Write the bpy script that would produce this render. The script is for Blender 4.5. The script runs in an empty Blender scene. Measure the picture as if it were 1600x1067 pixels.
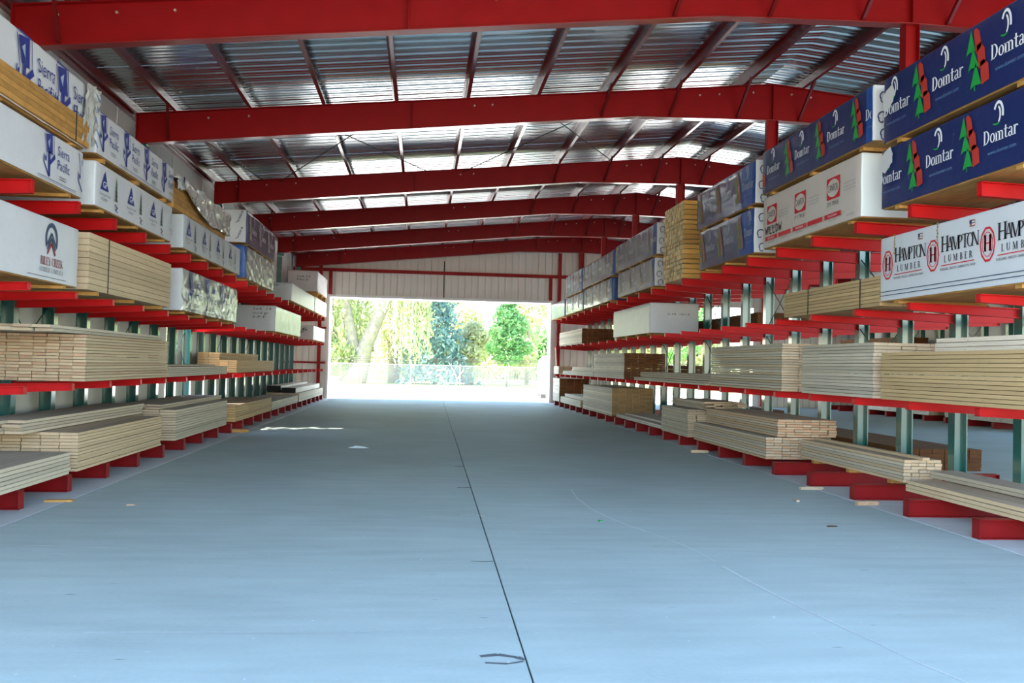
import bpy, math, random
import numpy as np
from mathutils import Vector, Matrix, noise
random.seed(7); np.random.seed(7)
S = bpy.context.scene
COL = S.collection
# ------------------------------------------------------------------ camera
YAW, PITCH, ROLL, FPX, EYE = 0.0963, 0.0259, 0.0233, 1451.3, 1.6
cam = bpy.data.cameras.new('camera'); cam.sensor_width = 36; cam.lens = FPX / 1600 * 36
cam.clip_start = 0.05; cam.clip_end = 600
co = bpy.data.objects.new('camera', cam); COL.objects.link(co)
_f = Vector((math.sin(YAW) * math.cos(PITCH), math.cos(YAW) * math.cos(PITCH), math.sin(PITCH)))
_r = Vector((math.cos(YAW), -math.sin(YAW), 0)); _u = _r.cross(_f)
_r2 = math.cos(ROLL) * _r + math.sin(ROLL) * _u; _u2 = -math.sin(ROLL) * _r + math.cos(ROLL) * _u
M = Matrix((_r2, _u2, -_f)).transposed().to_4x4(); M.translation = Vector((0, 0, EYE))
co.matrix_world = M; S.camera = co
# ------------------------------------------------------------------ sky, sun, exposure
SUN_DIR = Vector((0.62, 0.19, -0.76)).normalized()
w = bpy.data.worlds.new('sky'); S.world = w; w.use_nodes = True
nt = w.node_tree; bg = nt.nodes['Background']
sky = nt.nodes.new('ShaderNodeTexSky'); sky.sky_type = 'NISHITA'; sky.sun_disc = False
sky.sun_elevation = math.asin(-SUN_DIR.z); sky.sun_rotation = math.atan2(-SUN_DIR.x, -SUN_DIR.y)
sky.air_density = 1.2; sky.dust_density = 0.4; sky.ozone_density = 2.5
nt.links.new(sky.outputs[0], bg.inputs[0]); bg.inputs[1].default_value = 0.5
sl = bpy.data.lights.new('sun', 'SUN'); sl.energy = 20.0; sl.angle = 0.009; sl.color = (1.0, 0.93, 0.82)
so = bpy.data.objects.new('sun', sl); COL.objects.link(so)
so.rotation_euler = SUN_DIR.to_track_quat('-Z', 'Y').to_euler(); so.location = (-20, -10, 30)
S.view_settings.view_transform = 'Standard'; S.view_settings.look = 'None'
S.view_settings.gamma = 1.0; S.view_settings.use_curve_mapping = False
S.view_settings.exposure = 1.3
S.cycles.max_bounces = 10; S.cycles.diffuse_bounces = 6; S.cycles.glossy_bounces = 4
S.cycles.transparent_max_bounces = 12; S.cycles.transmission_bounces = 6
S.cycles.sample_clamp_indirect = 12.0
S.cycles.use_denoising = True
def portal(x, y, z, sx, sy, rot):
    l = bpy.data.lights.new('sky_portal', 'AREA'); l.shape = 'RECTANGLE'; l.size = sx; l.size_y = sy
    l.cycles.is_portal = True
    o = bpy.data.objects.new('sky_portal', l); COL.objects.link(o); o.location = (x, y, z); o.rotation_euler = rot
# ------------------------------------------------------------------ materials
def lin(h):
    c = [int(h[i:i + 2], 16) / 255 for i in (0, 2, 4)]
    return tuple(v / 12.92 if v <= .04045 else ((v + .055) / 1.055) ** 2.4 for v in c) + (1,)
class NT:
    def __init__(s, m): s.t = m.node_tree; s.n = s.t.nodes
    def add(s, typ, **k):
        n = s.n.new(typ)
        for a, v in k.items(): setattr(n, a, v)
        return n
    def l(s, a, b): s.t.links.new(a, b)
MATS = {}
def mat(name, col, rough=.5, metal=0., var=0., vscale=6., bump=0., bscale=30., coat=0., stretch=None, spec=.5, rand=0., trans=0., spots=None):
    m = bpy.data.materials.new(name); m.use_nodes = True
    g = NT(m); b = g.n['Principled BSDF']
    c = lin(col) if isinstance(col, str) else tuple(col) + (1,)
    b.inputs['Base Color'].default_value = c; b.inputs['Roughness'].default_value = rough
    b.inputs['Metallic'].default_value = metal; b.inputs['Coat Weight'].default_value = coat
    b.inputs['Specular IOR Level'].default_value = spec; b.inputs['Coat Roughness'].default_value = .12
    tc = g.add('ShaderNodeTexCoord')
    vec = tc.outputs['Object']
    if stretch:
        mp = g.add('ShaderNodeMapping'); mp.inputs['Scale'].default_value = stretch; g.l(vec, mp.inputs['Vector']); vec = mp.outputs['Vector']
    out = None
    if var > 0 or rand > 0:
        hs = g.add('ShaderNodeHueSaturation'); hs.inputs['Color'].default_value = c
        mr = g.add('ShaderNodeMapRange'); mr.inputs['To Min'].default_value = 1 - var; mr.inputs['To Max'].default_value = 1 + var
        mr.inputs['From Min'].default_value = .25; mr.inputs['From Max'].default_value = .75
        nz = g.add('ShaderNodeTexNoise'); nz.inputs['Scale'].default_value = vscale; nz.inputs['Detail'].default_value = 6
        g.l(vec, nz.inputs['Vector']); g.l(nz.outputs['Fac'], mr.inputs['Value'])
        v = mr.outputs['Result']
        if rand > 0:
            oi = g.add('ShaderNodeObjectInfo'); r2 = g.add('ShaderNodeMapRange')
            r2.inputs['To Min'].default_value = 1 - rand; r2.inputs['To Max'].default_value = 1 + rand
            g.l(oi.outputs['Random'], r2.inputs['Value'])
            mu = g.add('ShaderNodeMath', operation='MULTIPLY'); g.l(v, mu.inputs[0]); g.l(r2.outputs['Result'], mu.inputs[1]); v = mu.outputs[0]
        g.l(v, hs.inputs['Value']); out = hs.outputs['Color']
    if spots:
        nz = g.add('ShaderNodeTexNoise'); nz.inputs['Scale'].default_value = spots[1]; nz.inputs['Detail'].default_value = 3
        g.l(vec, nz.inputs['Vector'])
        mr = g.add('ShaderNodeMapRange'); mr.inputs['From Min'].default_value = spots[2]; mr.inputs['From Max'].default_value = spots[2] + .06
        g.l(nz.outputs['Fac'], mr.inputs['Value'])
        mx = g.add('ShaderNodeMix', data_type='RGBA'); mx.inputs['B'].default_value = lin(spots[0])
        g.l(mr.outputs['Result'], mx.inputs['Factor'])
        if out: g.l(out, mx.inputs['A'])
        else: mx.inputs['A'].default_value = c
        out = mx.outputs['Result']
    if out: g.l(out, b.inputs['Base Color'])
    if bump > 0:
        nb = g.add('ShaderNodeTexNoise'); nb.inputs['Scale'].default_value = bscale; nb.inputs['Detail'].default_value = 4
        g.l(tc.outputs['Object'] if not stretch else vec, nb.inputs['Vector'])
        bp = g.add('ShaderNodeBump'); bp.inputs['Strength'].default_value = bump; bp.inputs['Distance'].default_value = .02
        g.l(nb.outputs['Fac'], bp.inputs['Height']); g.l(bp.outputs['Normal'], b.inputs['Normal'])
    MATS[name] = m
    return m
def wood(name, col, end, top, rand=.14, dust=.55):
    m = bpy.data.materials.new(name); m.use_nodes = True; g = NT(m); b = g.n['Principled BSDF']
    b.inputs['Roughness'].default_value = .75; b.inputs['Specular IOR Level'].default_value = .25
    tc = g.add('ShaderNodeTexCoord'); oi = g.add('ShaderNodeObjectInfo')
    mp = g.add('ShaderNodeMapping'); mp.inputs['Scale'].default_value = (4, 1.6, 5)
    cx = g.add('ShaderNodeCombineXYZ'); mm = g.add('ShaderNodeMath', operation='MULTIPLY'); mm.inputs[1].default_value = 57.
    g.l(oi.outputs['Random'], mm.inputs[0]); g.l(mm.outputs[0], cx.inputs[0]); g.l(mm.outputs[0], cx.inputs[1])
    g.l(tc.outputs['Object'], mp.inputs['Vector']); g.l(cx.outputs[0], mp.inputs['Location'])
    nz = g.add('ShaderNodeTexNoise'); nz.inputs['Scale'].default_value = 3; nz.inputs['Detail'].default_value = 8
    g.l(mp.outputs[0], nz.inputs['Vector'])
    kn = g.add('ShaderNodeMapping'); kn.inputs['Scale'].default_value = (2.5, 26, 2.5); g.l(tc.outputs['Object'], kn.inputs['Vector']); g.l(cx.outputs[0], kn.inputs['Location'])
    kz = g.add('ShaderNodeTexNoise'); kz.inputs['Scale'].default_value = 1.6; kz.inputs['Detail'].default_value = 1
    g.l(kn.outputs[0], kz.inputs['Vector'])
    km = g.add('ShaderNodeMapRange'); km.inputs['From Min'].default_value = .72; km.inputs['From Max'].default_value = .76; km.inputs['To Max'].default_value = .55
    g.l(kz.outputs['Fac'], km.inputs['Value'])
    ge = g.add('ShaderNodeNewGeometry'); sp = g.add('ShaderNodeSeparateXYZ'); g.l(ge.outputs['True Normal'], sp.inputs[0])
    ab = g.add('ShaderNodeMath', operation='ABSOLUTE'); g.l(sp.outputs[1], ab.inputs[0])
    gt = g.add('ShaderNodeMath', operation='GREATER_THAN'); gt.inputs[1].default_value = .7; g.l(ab.outputs[0], gt.inputs[0])
    m1 = g.add('ShaderNodeMix', data_type='RGBA'); m1.inputs['A'].default_value = lin(col); m1.inputs['B'].default_value = lin(end); g.l(gt.outputs[0], m1.inputs['Factor'])
    up = g.add('ShaderNodeMath', operation='GREATER_THAN'); up.inputs[1].default_value = .8; g.l(sp.outputs[2], up.inputs[0])
    um = g.add('ShaderNodeMath', operation='MULTIPLY'); um.inputs[1].default_value = dust; g.l(up.outputs[0], um.inputs[0])
    m2 = g.add('ShaderNodeMix', data_type='RGBA'); m2.inputs['B'].default_value = lin(top); g.l(um.outputs[0], m2.inputs['Factor']); g.l(m1.outputs['Result'], m2.inputs['A'])
    m3 = g.add('ShaderNodeMix', data_type='RGBA'); m3.inputs['B'].default_value = lin('5a3a22'); g.l(km.outputs[0], m3.inputs['Factor']); g.l(m2.outputs['Result'], m3.inputs['A'])
    hs = g.add('ShaderNodeHueSaturation'); g.l(m3.outputs['Result'], hs.inputs['Color'])
    mr = g.add('ShaderNodeMapRange'); mr.inputs['From Min'].default_value = .3; mr.inputs['From Max'].default_value = .7; mr.inputs['To Min'].default_value = .8; mr.inputs['To Max'].default_value = 1.15
    g.l(nz.outputs['Fac'], mr.inputs['Value'])
    r2 = g.add('ShaderNodeMapRange'); r2.inputs['To Min'].default_value = 1 - rand; r2.inputs['To Max'].default_value = 1 + rand; g.l(oi.outputs['Random'], r2.inputs['Value'])
    mu = g.add('ShaderNodeMath', operation='MULTIPLY'); g.l(mr.outputs[0], mu.inputs[0]); g.l(r2.outputs[0], mu.inputs[1]); g.l(mu.outputs[0], hs.inputs['Value'])
    g.l(hs.outputs[0], b.inputs['Base Color'])
    MATS[name] = m
RED, GREEN = 'b01a1c', '0c6258'
mat('red_paint', '991113', .42, var=.10, vscale=3, spec=.2, spots=('b06c64', 22, .76))
mat('red_flange', '991113', .42, var=.10, vscale=3, spec=.3, coat=.8)
mat('red_arm', 'c81719', .40, var=.06, vscale=3, spec=.2)
mat('red_base', '8c1214', .45, var=.08, vscale=3, spec=.25)
mat('red_purlin', '72100f', .38, var=.08, vscale=2, spec=.4, coat=.35)
mat('green_paint', '0b5f58', .22, var=.08, vscale=3, coat=1.0)
mat('galvanized', (.46, .49, .50), .22, metal=.92, var=.12, vscale=.9)
mat('white_panel', 'dcdcd8', .45, var=.03, vscale=1)
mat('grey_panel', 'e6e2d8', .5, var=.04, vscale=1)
mat('white_trim', 'eeeeea', .4)
mat('dark_gap', '2b2c2c', .9)
mat('bolt_metal', 'c9b9a4', .4, metal=.6)
mat('white_wrap', 'd6d5d6', .42, bump=.25, bscale=9, var=.05, vscale=3)
mat('pale_wrap', 'd0d2d4', .36, bump=.2, bscale=8, var=.04, vscale=3)
mat('canfor_wrap', 'd0c5bb', .42, bump=.2, bscale=9, var=.05, vscale=3)
mat('navy_wrap', '14285c', .38, bump=.22, bscale=9, var=.08, vscale=3)
mat('blue_wrap', '1a4f9c', .35, bump=.25, bscale=9, var=.1, vscale=4)
mat('hazy_wrap', '4f5f80', .28, bump=.45, bscale=7, var=.16, vscale=4, coat=.8)  # navy lightened with the clear film's hazy reflection, held in the base colour
mat('hazier_wrap', 'a0acbb', .26, bump=.5, bscale=7, var=.16, vscale=4, coat=.9)  # same reflection haze in the colour, lighter for the farther bundles
mat('silver_film', 'b2b2ac', .32, bump=.6, bscale=14, var=.2, vscale=6, coat=.4)
mat('clear_film', 'c2bfb6', .2, bump=.6, bscale=14, var=.2, vscale=6, coat=.7)
for n, c in (('ink_white', 'e9ecf2'), ('ink_blue', '2b3a86'), ('ink_navy', '27345f'), ('ink_black', '26262c'), ('ink_red', 'd0212b'), ('ink_green', '12963f'), ('ink_brick', 'b4352c'),
             ('ink_grey', '8a8b90'), ('ink_darkred', '8e2a36'), ('ink_slate', '2f4560'), ('ink_olive', '6f7f45'), ('ink_rust', '9c6b5a'), ('ink_pale', 'a4b0c4'), ('ink_magenta', 'b02a68'), ('ink_gold', 'a8874a'), ('ink_sky', '5f86b0'), ('haze_green', '9fae9f'), ('haze_red', 'b3a3a3')):
    mat(n, c, .45)
wood('pine', 'cfb691', 'd3b592', 'a59c8f')
wood('grey_pine', 'c9bca4', 'cdb497', '9d978f')
wood('yellow_pine', 'c3a476', 'd8b27c', 'a5988a')
wood('red_pine', 'c8ab87', 'cba382', 'a2978b')
wood('glow_side_brown_wood', 'eee3d0', '6d4322', '8f8271', rand=.2)  # side colour whitened to carry the doorway glow; ends stay brown
wood('glow_side_tan_wood', 'eee3d0', 'a5845a', '9a8c78', rand=.2)  # same glow-whitened side colour, with tan-brown ends
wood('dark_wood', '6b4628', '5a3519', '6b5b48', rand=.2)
wood('block_wood', 'f0deb2', 'd09a50', 'a7987a', rand=.3, dust=.2)
wood('bearer_wood', 'bd8a4a', 'cf9a55', 'a98452', dust=.1)
wood('under_wood', 'b5874c', 'a9783f', '94764d', rand=.1)
wood('white_boards', 'e4dccb', 'cdb595', 'cfc8bb', rand=.06)
def concrete(name, col, mark):
    m = bpy.data.materials.new(name); m.use_nodes = True; g = NT(m); b = g.n['Principled BSDF']
    b.inputs['Roughness'].default_value = .62; b.inputs['Specular IOR Level'].default_value = .18
    tc = g.add('ShaderNodeTexCoord')
    a = g.add('ShaderNodeTexNoise'); a.inputs['Scale'].default_value = .55; a.inputs['Detail'].default_value = 7; g.l(tc.outputs['Object'], a.inputs['Vector'])
    mp = g.add('ShaderNodeMapping'); mp.inputs['Scale'].default_value = (.6, 3.2, 1); g.l(tc.outputs['Object'], mp.inputs['Vector'])
    a2 = g.add('ShaderNodeTexNoise'); a2.inputs['Scale'].default_value = 1.7; a2.inputs['Detail'].default_value = 9; g.l(mp.outputs[0], a2.inputs['Vector'])
    f = g.add('ShaderNodeTexNoise'); f.inputs['Scale'].default_value = 26; f.inputs['Detail'].default_value = 5; g.l(tc.outputs['Object'], f.inputs['Vector'])
    sm = g.add('ShaderNodeMath', operation='ADD'); g.l(a.outputs[0], sm.inputs[0]); g.l(a2.outputs[0], sm.inputs[1])
    sm2 = g.add('ShaderNodeMath', operation='MULTIPLY_ADD'); sm2.inputs[1].default_value = .35; g.l(f.outputs[0], sm2.inputs[0]); g.l(sm.outputs[0], sm2.inputs[2])
    mr = g.add('ShaderNodeMapRange'); mr.inputs['From Min'].default_value = .8; mr.inputs['From Max'].default_value = 1.55; mr.inputs['To Min'].default_value = .86; mr.inputs['To Max'].default_value = 1.12
    g.l(sm2.outputs[0], mr.inputs['Value'])
    hs = g.add('ShaderNodeHueSaturation'); hs.inputs['Color'].default_value = lin(col); g.l(mr.outputs[0], hs.inputs['Value'])
    # dark specks and pale dust flecks
    v = g.add('ShaderNodeTexNoise'); v.inputs['Scale'].default_value = 9; v.inputs['Detail'].default_value = 2; g.l(mp.outputs[0], v.inputs['Vector'])
    vr = g.add('ShaderNodeMapRange'); vr.inputs['From Min'].default_value = .73; vr.inputs['From Max'].default_value = .77; vr.inputs['To Max'].default_value = mark; g.l(v.outputs[0], vr.inputs['Value'])
    mx = g.add('ShaderNodeMix', data_type='RGBA'); mx.inputs['B'].default_value = lin('4d5052'); g.l(vr.outputs[0], mx.inputs['Factor']); g.l(hs.outputs[0], mx.inputs['A'])
    u = g.add('ShaderNodeTexNoise'); u.inputs['Scale'].default_value = 17; u.inputs['Detail'].default_value = 2; g.l(tc.outputs['Object'], u.inputs['Vector'])
    ur = g.add('ShaderNodeMapRange'); ur.inputs['From Min'].default_value = .74; ur.inputs['From Max'].default_value = .77; ur.inputs['To Max'].default_value = .6; g.l(u.outputs[0], ur.inputs['Value'])
    mx2 = g.add('ShaderNodeMix', data_type='RGBA'); mx2.inputs['B'].default_value = lin('e6e6e4'); g.l(ur.outputs[0], mx2.inputs['Factor']); g.l(mx.outputs['Result'], mx2.inputs['A'])
    g.l(mx2.outputs['Result'], b.inputs['Base Color'])
    bp = g.add('ShaderNodeBump'); bp.inputs['Strength'].default_value = .15; bp.inputs['Distance'].default_value = .01; g.l(f.outputs[0], bp.inputs['Height']); g.l(bp.outputs[0], b.inputs['Normal'])
    MATS[name] = m
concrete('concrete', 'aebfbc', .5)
concrete('apron_concrete', 'c4c9ca', .15)
mat('yard_gravel', '74716c', .9, var=.1, vscale=.6)
mat('yard_concrete', 'f2f0ea', .85, var=.05, vscale=.6)
mat('lawn', '8b9a55', .9, var=.2, vscale=.4)
mat('scuff_pale', 'c6cfcf', .6, var=.15, vscale=30)
mat('scuff_dark', '5c6468', .7, var=.2, vscale=20)
mat('bark', '8d8678', .9, var=.25, vscale=4, bump=.5, bscale=8)
def leafmat(name, col, tr):
    mat(name, col, .6, var=.35, vscale=1.2, spec=.3)
    m = MATS[name]; g = NT(m); b = g.n['Principled BSDF']
    t = g.add('ShaderNodeBsdfTranslucent'); t.inputs[0].default_value = lin(tr)
    mx = g.add('ShaderNodeMixShader'); mx.inputs[0].default_value = .4
    g.l(b.outputs[0], mx.inputs[1]); g.l(t.outputs[0], mx.inputs[2]); g.l(mx.outputs[0], g.n['Material Output'].inputs[0])
leafmat('willow_leaf', 'a5b184', 'c0c994')
leafmat('spruce_leaf', '7a9a9a', '86aaa2')
leafmat('maple_leaf', '729e68', '94c07e')
leafmat('pale_leaf', 'c0c29a', 'd2d5ae')
mat('fence_metal', '8f9698', .5, metal=.3)
mat('tank_paint', '5d7c7c', .4)
# ------------------------------------------------------------------ mesh building
class MB:
    def __init__(s): s.v = []; s.f = []; s.m = []; s.sm = []
    def poly(s, pts, m=0, smooth=False):
        i = len(s.v); s.v += [tuple(p) for p in pts]; s.f.append(tuple(range(i, i + len(pts)))); s.m.append(m); s.sm.append(smooth)
    def box(s, x0, x1, y0, y1, z0, z1, m=0):
        i = len(s.v)
        s.v += [(x, y, z) for z in (z0, z1) for y in (y0, y1) for x in (x0, x1)]
        for q in ((0, 2, 3, 1), (4, 5, 7, 6), (0, 1, 5, 4), (2, 6, 7, 3), (0, 4, 6, 2), (1, 3, 7, 5)):
            s.f.append(tuple(i + k for k in q)); s.m.append(m); s.sm.append(False)
        return s
    def bar(s, a, b, w, h, m=0, up=(0, 0, 1)):
        a, b = Vector(a), Vector(b); d = (b - a).normalized(); u = Vector(up)
        if abs(d.dot(u)) > .98: u = Vector((1, 0, 0))
        x = d.cross(u).normalized() * (w / 2); y = x.cross(d).normalized() * (h / 2)
        i = len(s.v)
        for p in (a, b): s.v += [tuple(p - x - y), tuple(p + x - y), tuple(p + x + y), tuple(p - x + y)]
        for q in ((0, 3, 2, 1), (4, 5, 6, 7), (0, 1, 5, 4), (1, 2, 6, 5), (2, 3, 7, 6), (3, 0, 4, 7)):
            s.f.append(tuple(i + k for k in q)); s.m.append(m); s.sm.append(False)
        return s
    def tube(s, pts, rad, n=8, m=0, caps=True):
        pts = [Vector(p) for p in pts]; base = len(s.v)
        rads = rad if isinstance(rad, (list, tuple)) else [rad] * len(pts)
        for k, p in enumerate(pts):
            d = (pts[min(k + 1, len(pts) - 1)] - pts[max(k - 1, 0)]).normalized()
            u = Vector((0, 0, 1)) if abs(d.z) < .9 else Vector((1, 0, 0))
            x = d.cross(u).normalized(); y = x.cross(d).normalized()
            for j in range(n):
                a = 2 * math.pi * j / n; s.v.append(tuple(p + rads[k] * (math.cos(a) * x + math.sin(a) * y)))
        for k in range(len(pts) - 1):
            for j in range(n):
                a = base + k * n + j; b = base + k * n + (j + 1) % n
                s.f.append((a, b, b + n, a + n)); s.m.append(m); s.sm.append(True)
        if caps:
            s.f.append(tuple(base + j for j in reversed(range(n)))); s.m.append(m); s.sm.append(False)
            e = base + (len(pts) - 1) * n
            s.f.append(tuple(e + j for j in range(n))); s.m.append(m); s.sm.append(False)
        return s
    def prism(s, poly, y0, y1, m=0, axis=1):
        # polygon in (x,z) swept along y
        n = len(poly); i = len(s.v)
        if axis == 1: s.v += [(p[0], y0, p[1]) for p in poly] + [(p[0], y1, p[1]) for p in poly]
        else: s.v += [(y0, p[0], p[1]) for p in poly] + [(y1, p[0], p[1]) for p in poly]
        s.f.append(tuple(range(i, i + n))); s.f.append(tuple(i + n + k for k in reversed(range(n)))); s.m += [m, m]; s.sm += [False, False]
        for k in range(n):
            a = i + k; b = i + (k + 1) % n
            s.f.append((a, a + n, b + n, b)); s.m.append(m); s.sm.append(False)
        return s
    def mesh(s, name, mats, off=(0, 0, 0)):
        me = bpy.data.meshes.new(name)
        v = [(x - off[0], y - off[1], z - off[2]) for x, y, z in s.v]
        me.from_pydata(v, [], s.f)
        for x in mats: me.materials.append(MATS[x])
        if len(mats) > 1: me.polygons.foreach_set('material_index', s.m)
        if any(s.sm): me.polygons.foreach_set('use_smooth', s.sm)
        me.update()
        return me
def tag(o, label=None, cat=None, group=None, kind=None):
    if label: o['label'] = label
    if cat: o['category'] = cat
    if group: o['group'] = group
    if kind: o['kind'] = kind
    return o
def empty(name, loc, label=None, cat=None, group=None, kind=None):
    o = bpy.data.objects.new(name, None); COL.objects.link(o); o.location = loc; o.empty_display_size = .2
    return tag(o, label, cat, group, kind)
def link(name, me, parent=None, loc=(0, 0, 0)):
    o = bpy.data.objects.new(name, me); COL.objects.link(o); o.location = loc
    if parent: o.parent = parent
    return o
def wloc(o):
    v = Vector(o.location); p = o.parent
    while p: v = v + Vector(p.location); p = p.parent
    return v
def obj(name, mb, mats, parent=None, origin=None):
    """mb in world coordinates; the object sits at its parent's place (or at origin)."""
    if isinstance(mats, str): mats = [mats]
    if parent is not None:
        off = wloc(parent); return link(name, mb.mesh(name, mats, off), parent)
    off = origin if origin is not None else (0, 0, 0)
    return link(name, mb.mesh(name, mats, off), None, off)
# ------------------------------------------------------------------ setting: floor
JX = lambda y: .56 + .0098 * y
Y0, YW = 1.6, 40.75
XLW, XRW, XR = -5.62, 19.4, 6.9
def slab(xa0, xb0, xa1, xb1, y0, y1, z):
    m = MB(); n = 12
    for (za, zb) in ((z, z - .12),):
        i = len(m.v)
        P = [(xa0, y0), (xb0, y0), (xb1, y1), (xa1, y1)]
        b = .006
        I = [(xa0 + b, y0 + b), (xb0 - b, y0 + b), (xb1 - b, y1 - b), (xa1 + b, y1 - b)]
        m.v += [(x, y, z) for x, y in I] + [(x, y, z - b) for x, y in P] + [(x, y, zb) for x, y in P]
        m.f.append((i, i + 1, i + 2, i + 3)); m.m.append(0); m.sm.append(False)
        for k in range(4):
            a, c = k, (k + 1) % 4
            m.f.append((i + 4 + a, i + 4 + c, i + c, i + a)); m.m.append(0); m.sm.append(False)
            m.f.append((i + 8 + a, i + 8 + c, i + 4 + c, i + 4 + a)); m.m.append(0); m.sm.append(False)
    return m
fl = obj('floor', MB().box(XLW - .2, XRW + .2, Y0 - .3, YW + .2, -.3, -.02), 'dark_gap'); tag(fl, 'grey concrete floor of the shed with a straight joint along the aisle', kind='structure')
g = .005
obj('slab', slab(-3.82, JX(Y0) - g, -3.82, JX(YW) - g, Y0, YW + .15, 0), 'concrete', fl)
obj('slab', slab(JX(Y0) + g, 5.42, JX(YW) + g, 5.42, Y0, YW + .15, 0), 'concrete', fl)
obj('slab', slab(-5.7, -3.84, -5.7, -3.84, Y0, YW, 0), 'apron_concrete', fl)
obj('slab', slab(5.44, 8.3, 5.44, 8.3, Y0, YW, 0), 'apron_concrete', fl)
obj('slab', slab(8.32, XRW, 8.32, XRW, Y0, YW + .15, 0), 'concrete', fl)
def strip(pts, w, z, m='scuff_pale'):
    mb = MB()
    for a, b in zip(pts, pts[1:]):
        a, b = Vector((*a[:2], z)), Vector((*b[:2], z)); d = (b - a).normalized(); n = Vector((-d.y, d.x, 0))
        wa, wb = w * (.6 + .8 * random.random()) / 2, w * (.6 + .8 * random.random()) / 2
        mb.poly([a - n * wa, b - n * wb, b + n * wb, a + n * wa])
    return obj('scuff_mark', mb, m, fl)
strip([(1.98, 12.03), (1.93, 11.2), (1.95, 10.4), (2.03, 9.85), (2.12, 9.4), (2.24, 9.02)], .022, .0015)
strip([(2.24, 9.02), (2.37, 8.5), (2.46, 8.1), (2.49, 7.6)], .012, .0015)
strip([(2.49, 7.43), (2.53, 6.9), (2.58, 6.39), (2.65, 5.9), (2.71, 5.53)], .02, .0015)
strip([(2.71, 5.53), (2.79, 5.0), (2.86, 4.71), (2.95, 4.3)], .016, .0015)
strip([(-1.9, 5.62), (-1.2, 5.62), (-.5, 5.6), (.1, 5.66), (.6, 5.7)], .012, .0015)
strip([(-3.7, 8.2), (-3.0, 8.15), (-2.4, 8.05)], .014, .0015)
strip([(-3.2, 10.9), (-2.6, 10.85), (-2.0, 10.7)], .012, .0015)
strip([(.36, 5.13), (.46, 5.16), (.56, 5.11), (.60, 5.06)], .035, .002, 'scuff_dark')
strip([(.38, 5.02), (.5, 5.0), (.59, 5.04)], .022, .002, 'scuff_dark')
strip([(.44, 7.6), (.55, 7.58), (.63, 7.6)], .02, .002, 'scuff_dark')
strip([(.5, 12.1), (.6, 12.1), (.67, 12.12)], .05, .002, 'scuff_dark')
strip([(.55, 14.6), (.63, 14.6), (.7, 14.62)], .04, .002, 'scuff_dark')
strip([(.45, 9.9), (.6, 9.92), (.7, 9.85)], .03, .0018)
# yard outside
yard = MB()
yard.poly([(-90, -60, -.04), (110, -60, -.04), (110, 62, -.04), (-90, 62, -.04)])
tag(obj('ground', yard, 'yard_gravel'), 'pale gravel yard around the shed, blown out by the sun', kind='structure')
ap = MB(); ap.poly([(-30, YW + .1, -.03), (60, YW + .1, -.03), (60, 57, -.03), (-30, 57, -.03)])
tag(obj('ground', ap, 'yard_concrete'), 'bright concrete apron outside the doorway, up to the fence', kind='structure')
lw = MB(); lw.poly([(-90, 62, -.035), (110, 62, -.035), (110, 190, .6), (-90, 190, .6)])
tag(obj('lawn', lw, 'lawn'), 'sunlit grass lawn under the trees behind the fence', kind='structure')
# ------------------------------------------------------------------ setting: roof
ZE, ZR = 6.18, 7.38                       # top of the rafters at the eave and at the ridge
XE = -5.45
SL = (ZR - ZE) / (XR - XE)
ztop = lambda x: ZE + SL * ((x if x <= XR else 2 * XR - x) - XE)
FRAMES = [7.4, 12.70, 18.03, 24.68, 30.0, 35.3, 40.38]
roof = empty('ceiling', (XR, 20, 7.2), 'corrugated metal roof deck carried on red purlins', kind='structure')
PUR = [-5.5] + [-4.78 + 1.38 * k for k in range(9)]
PUR = PUR + [2 * XR - x for x in reversed(PUR)]
PH = .20
def purlin_mesh(flip):
    m = MB(); s = -1 if flip else 1; L = 1.0
    m.box(-.006, .006, 0, L, 0, PH)
    m.box(min(0, s * .065), max(0, s * .065), 0, L, 0, .008); m.box(min(0, -s * .065), max(0, -s * .065), 0, L, PH - .008, PH)
    m.box(min(s * .058, s * .065), max(s * .058, s * .065), 0, L, 0, .03)
    return m.mesh('purlin', ['red_purlin'])
pm = [purlin_mesh(False), purlin_mesh(True)]
ends = [Y0] + FRAMES[:-1] + [YW]
ends = [Y0, 7.4, 12.70, 18.03, 24.68, 30.0, 35.3, YW]
for x in PUR:
    for a, b in zip(ends, ends[1:]):
        o = link('purlin', pm[x > XR], roof)
        o.location = Vector((x, a + .002, ztop(x) + .002)) - roof.location; o.scale = (1, b - a - .004, 1)
# deck sheets: ribs run from eave to ridge
def sheet(x0, x1, z0, z1, ny, pitch=.3):
    m = MB(); prof = []
    for k in range(ny):
        b = k * pitch
        prof += [(b, 0), (b + .085, 0), (b + .095, .008), (b + .115, .008), (b + .125, 0), (b + .20, 0), (b + .222, .036), (b + .262, .036), (b + .284, 0)]
    prof.append((ny * pitch + .012, 0.0))
    n = len(prof)
    m.v = [(x0, y, z0 + h) for y, h in prof] + [(x1, y, z1 + h) for y, h in prof]
    for k in range(n - 1): m.f.append((k, k + 1, k + 1 + n, k + n)); m.m.append(0); m.sm.append(False)
    return m
dz = PH + .004
shL = sheet(-5.75 - XR, 0, ztop(-5.75) + dz - 7.2, ZR + dz - 7.2, 3).mesh('roof_sheet', ['galvanized'])
shR = sheet(0, 5.75 + XR, ZR + dz - 7.2, ztop(-5.75) + dz - 7.2, 3).mesh('roof_sheet', ['galvanized'])
k = 0
y = Y0 - .1
while y < YW + .2:
    for me in (shL, shR):
        link('roof_sheet', me, roof, (0, y - 20, .0015 * (k % 2)))
    y += .9; k += 1
rc = MB(); rc.poly([(XR - .3, Y0, ztop(XR - .3) + dz + .06), (XR, Y0, ZR + dz + .07), (XR, YW, ZR + dz + .07), (XR - .3, YW, ztop(XR - .3) + dz + .06)])
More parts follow.
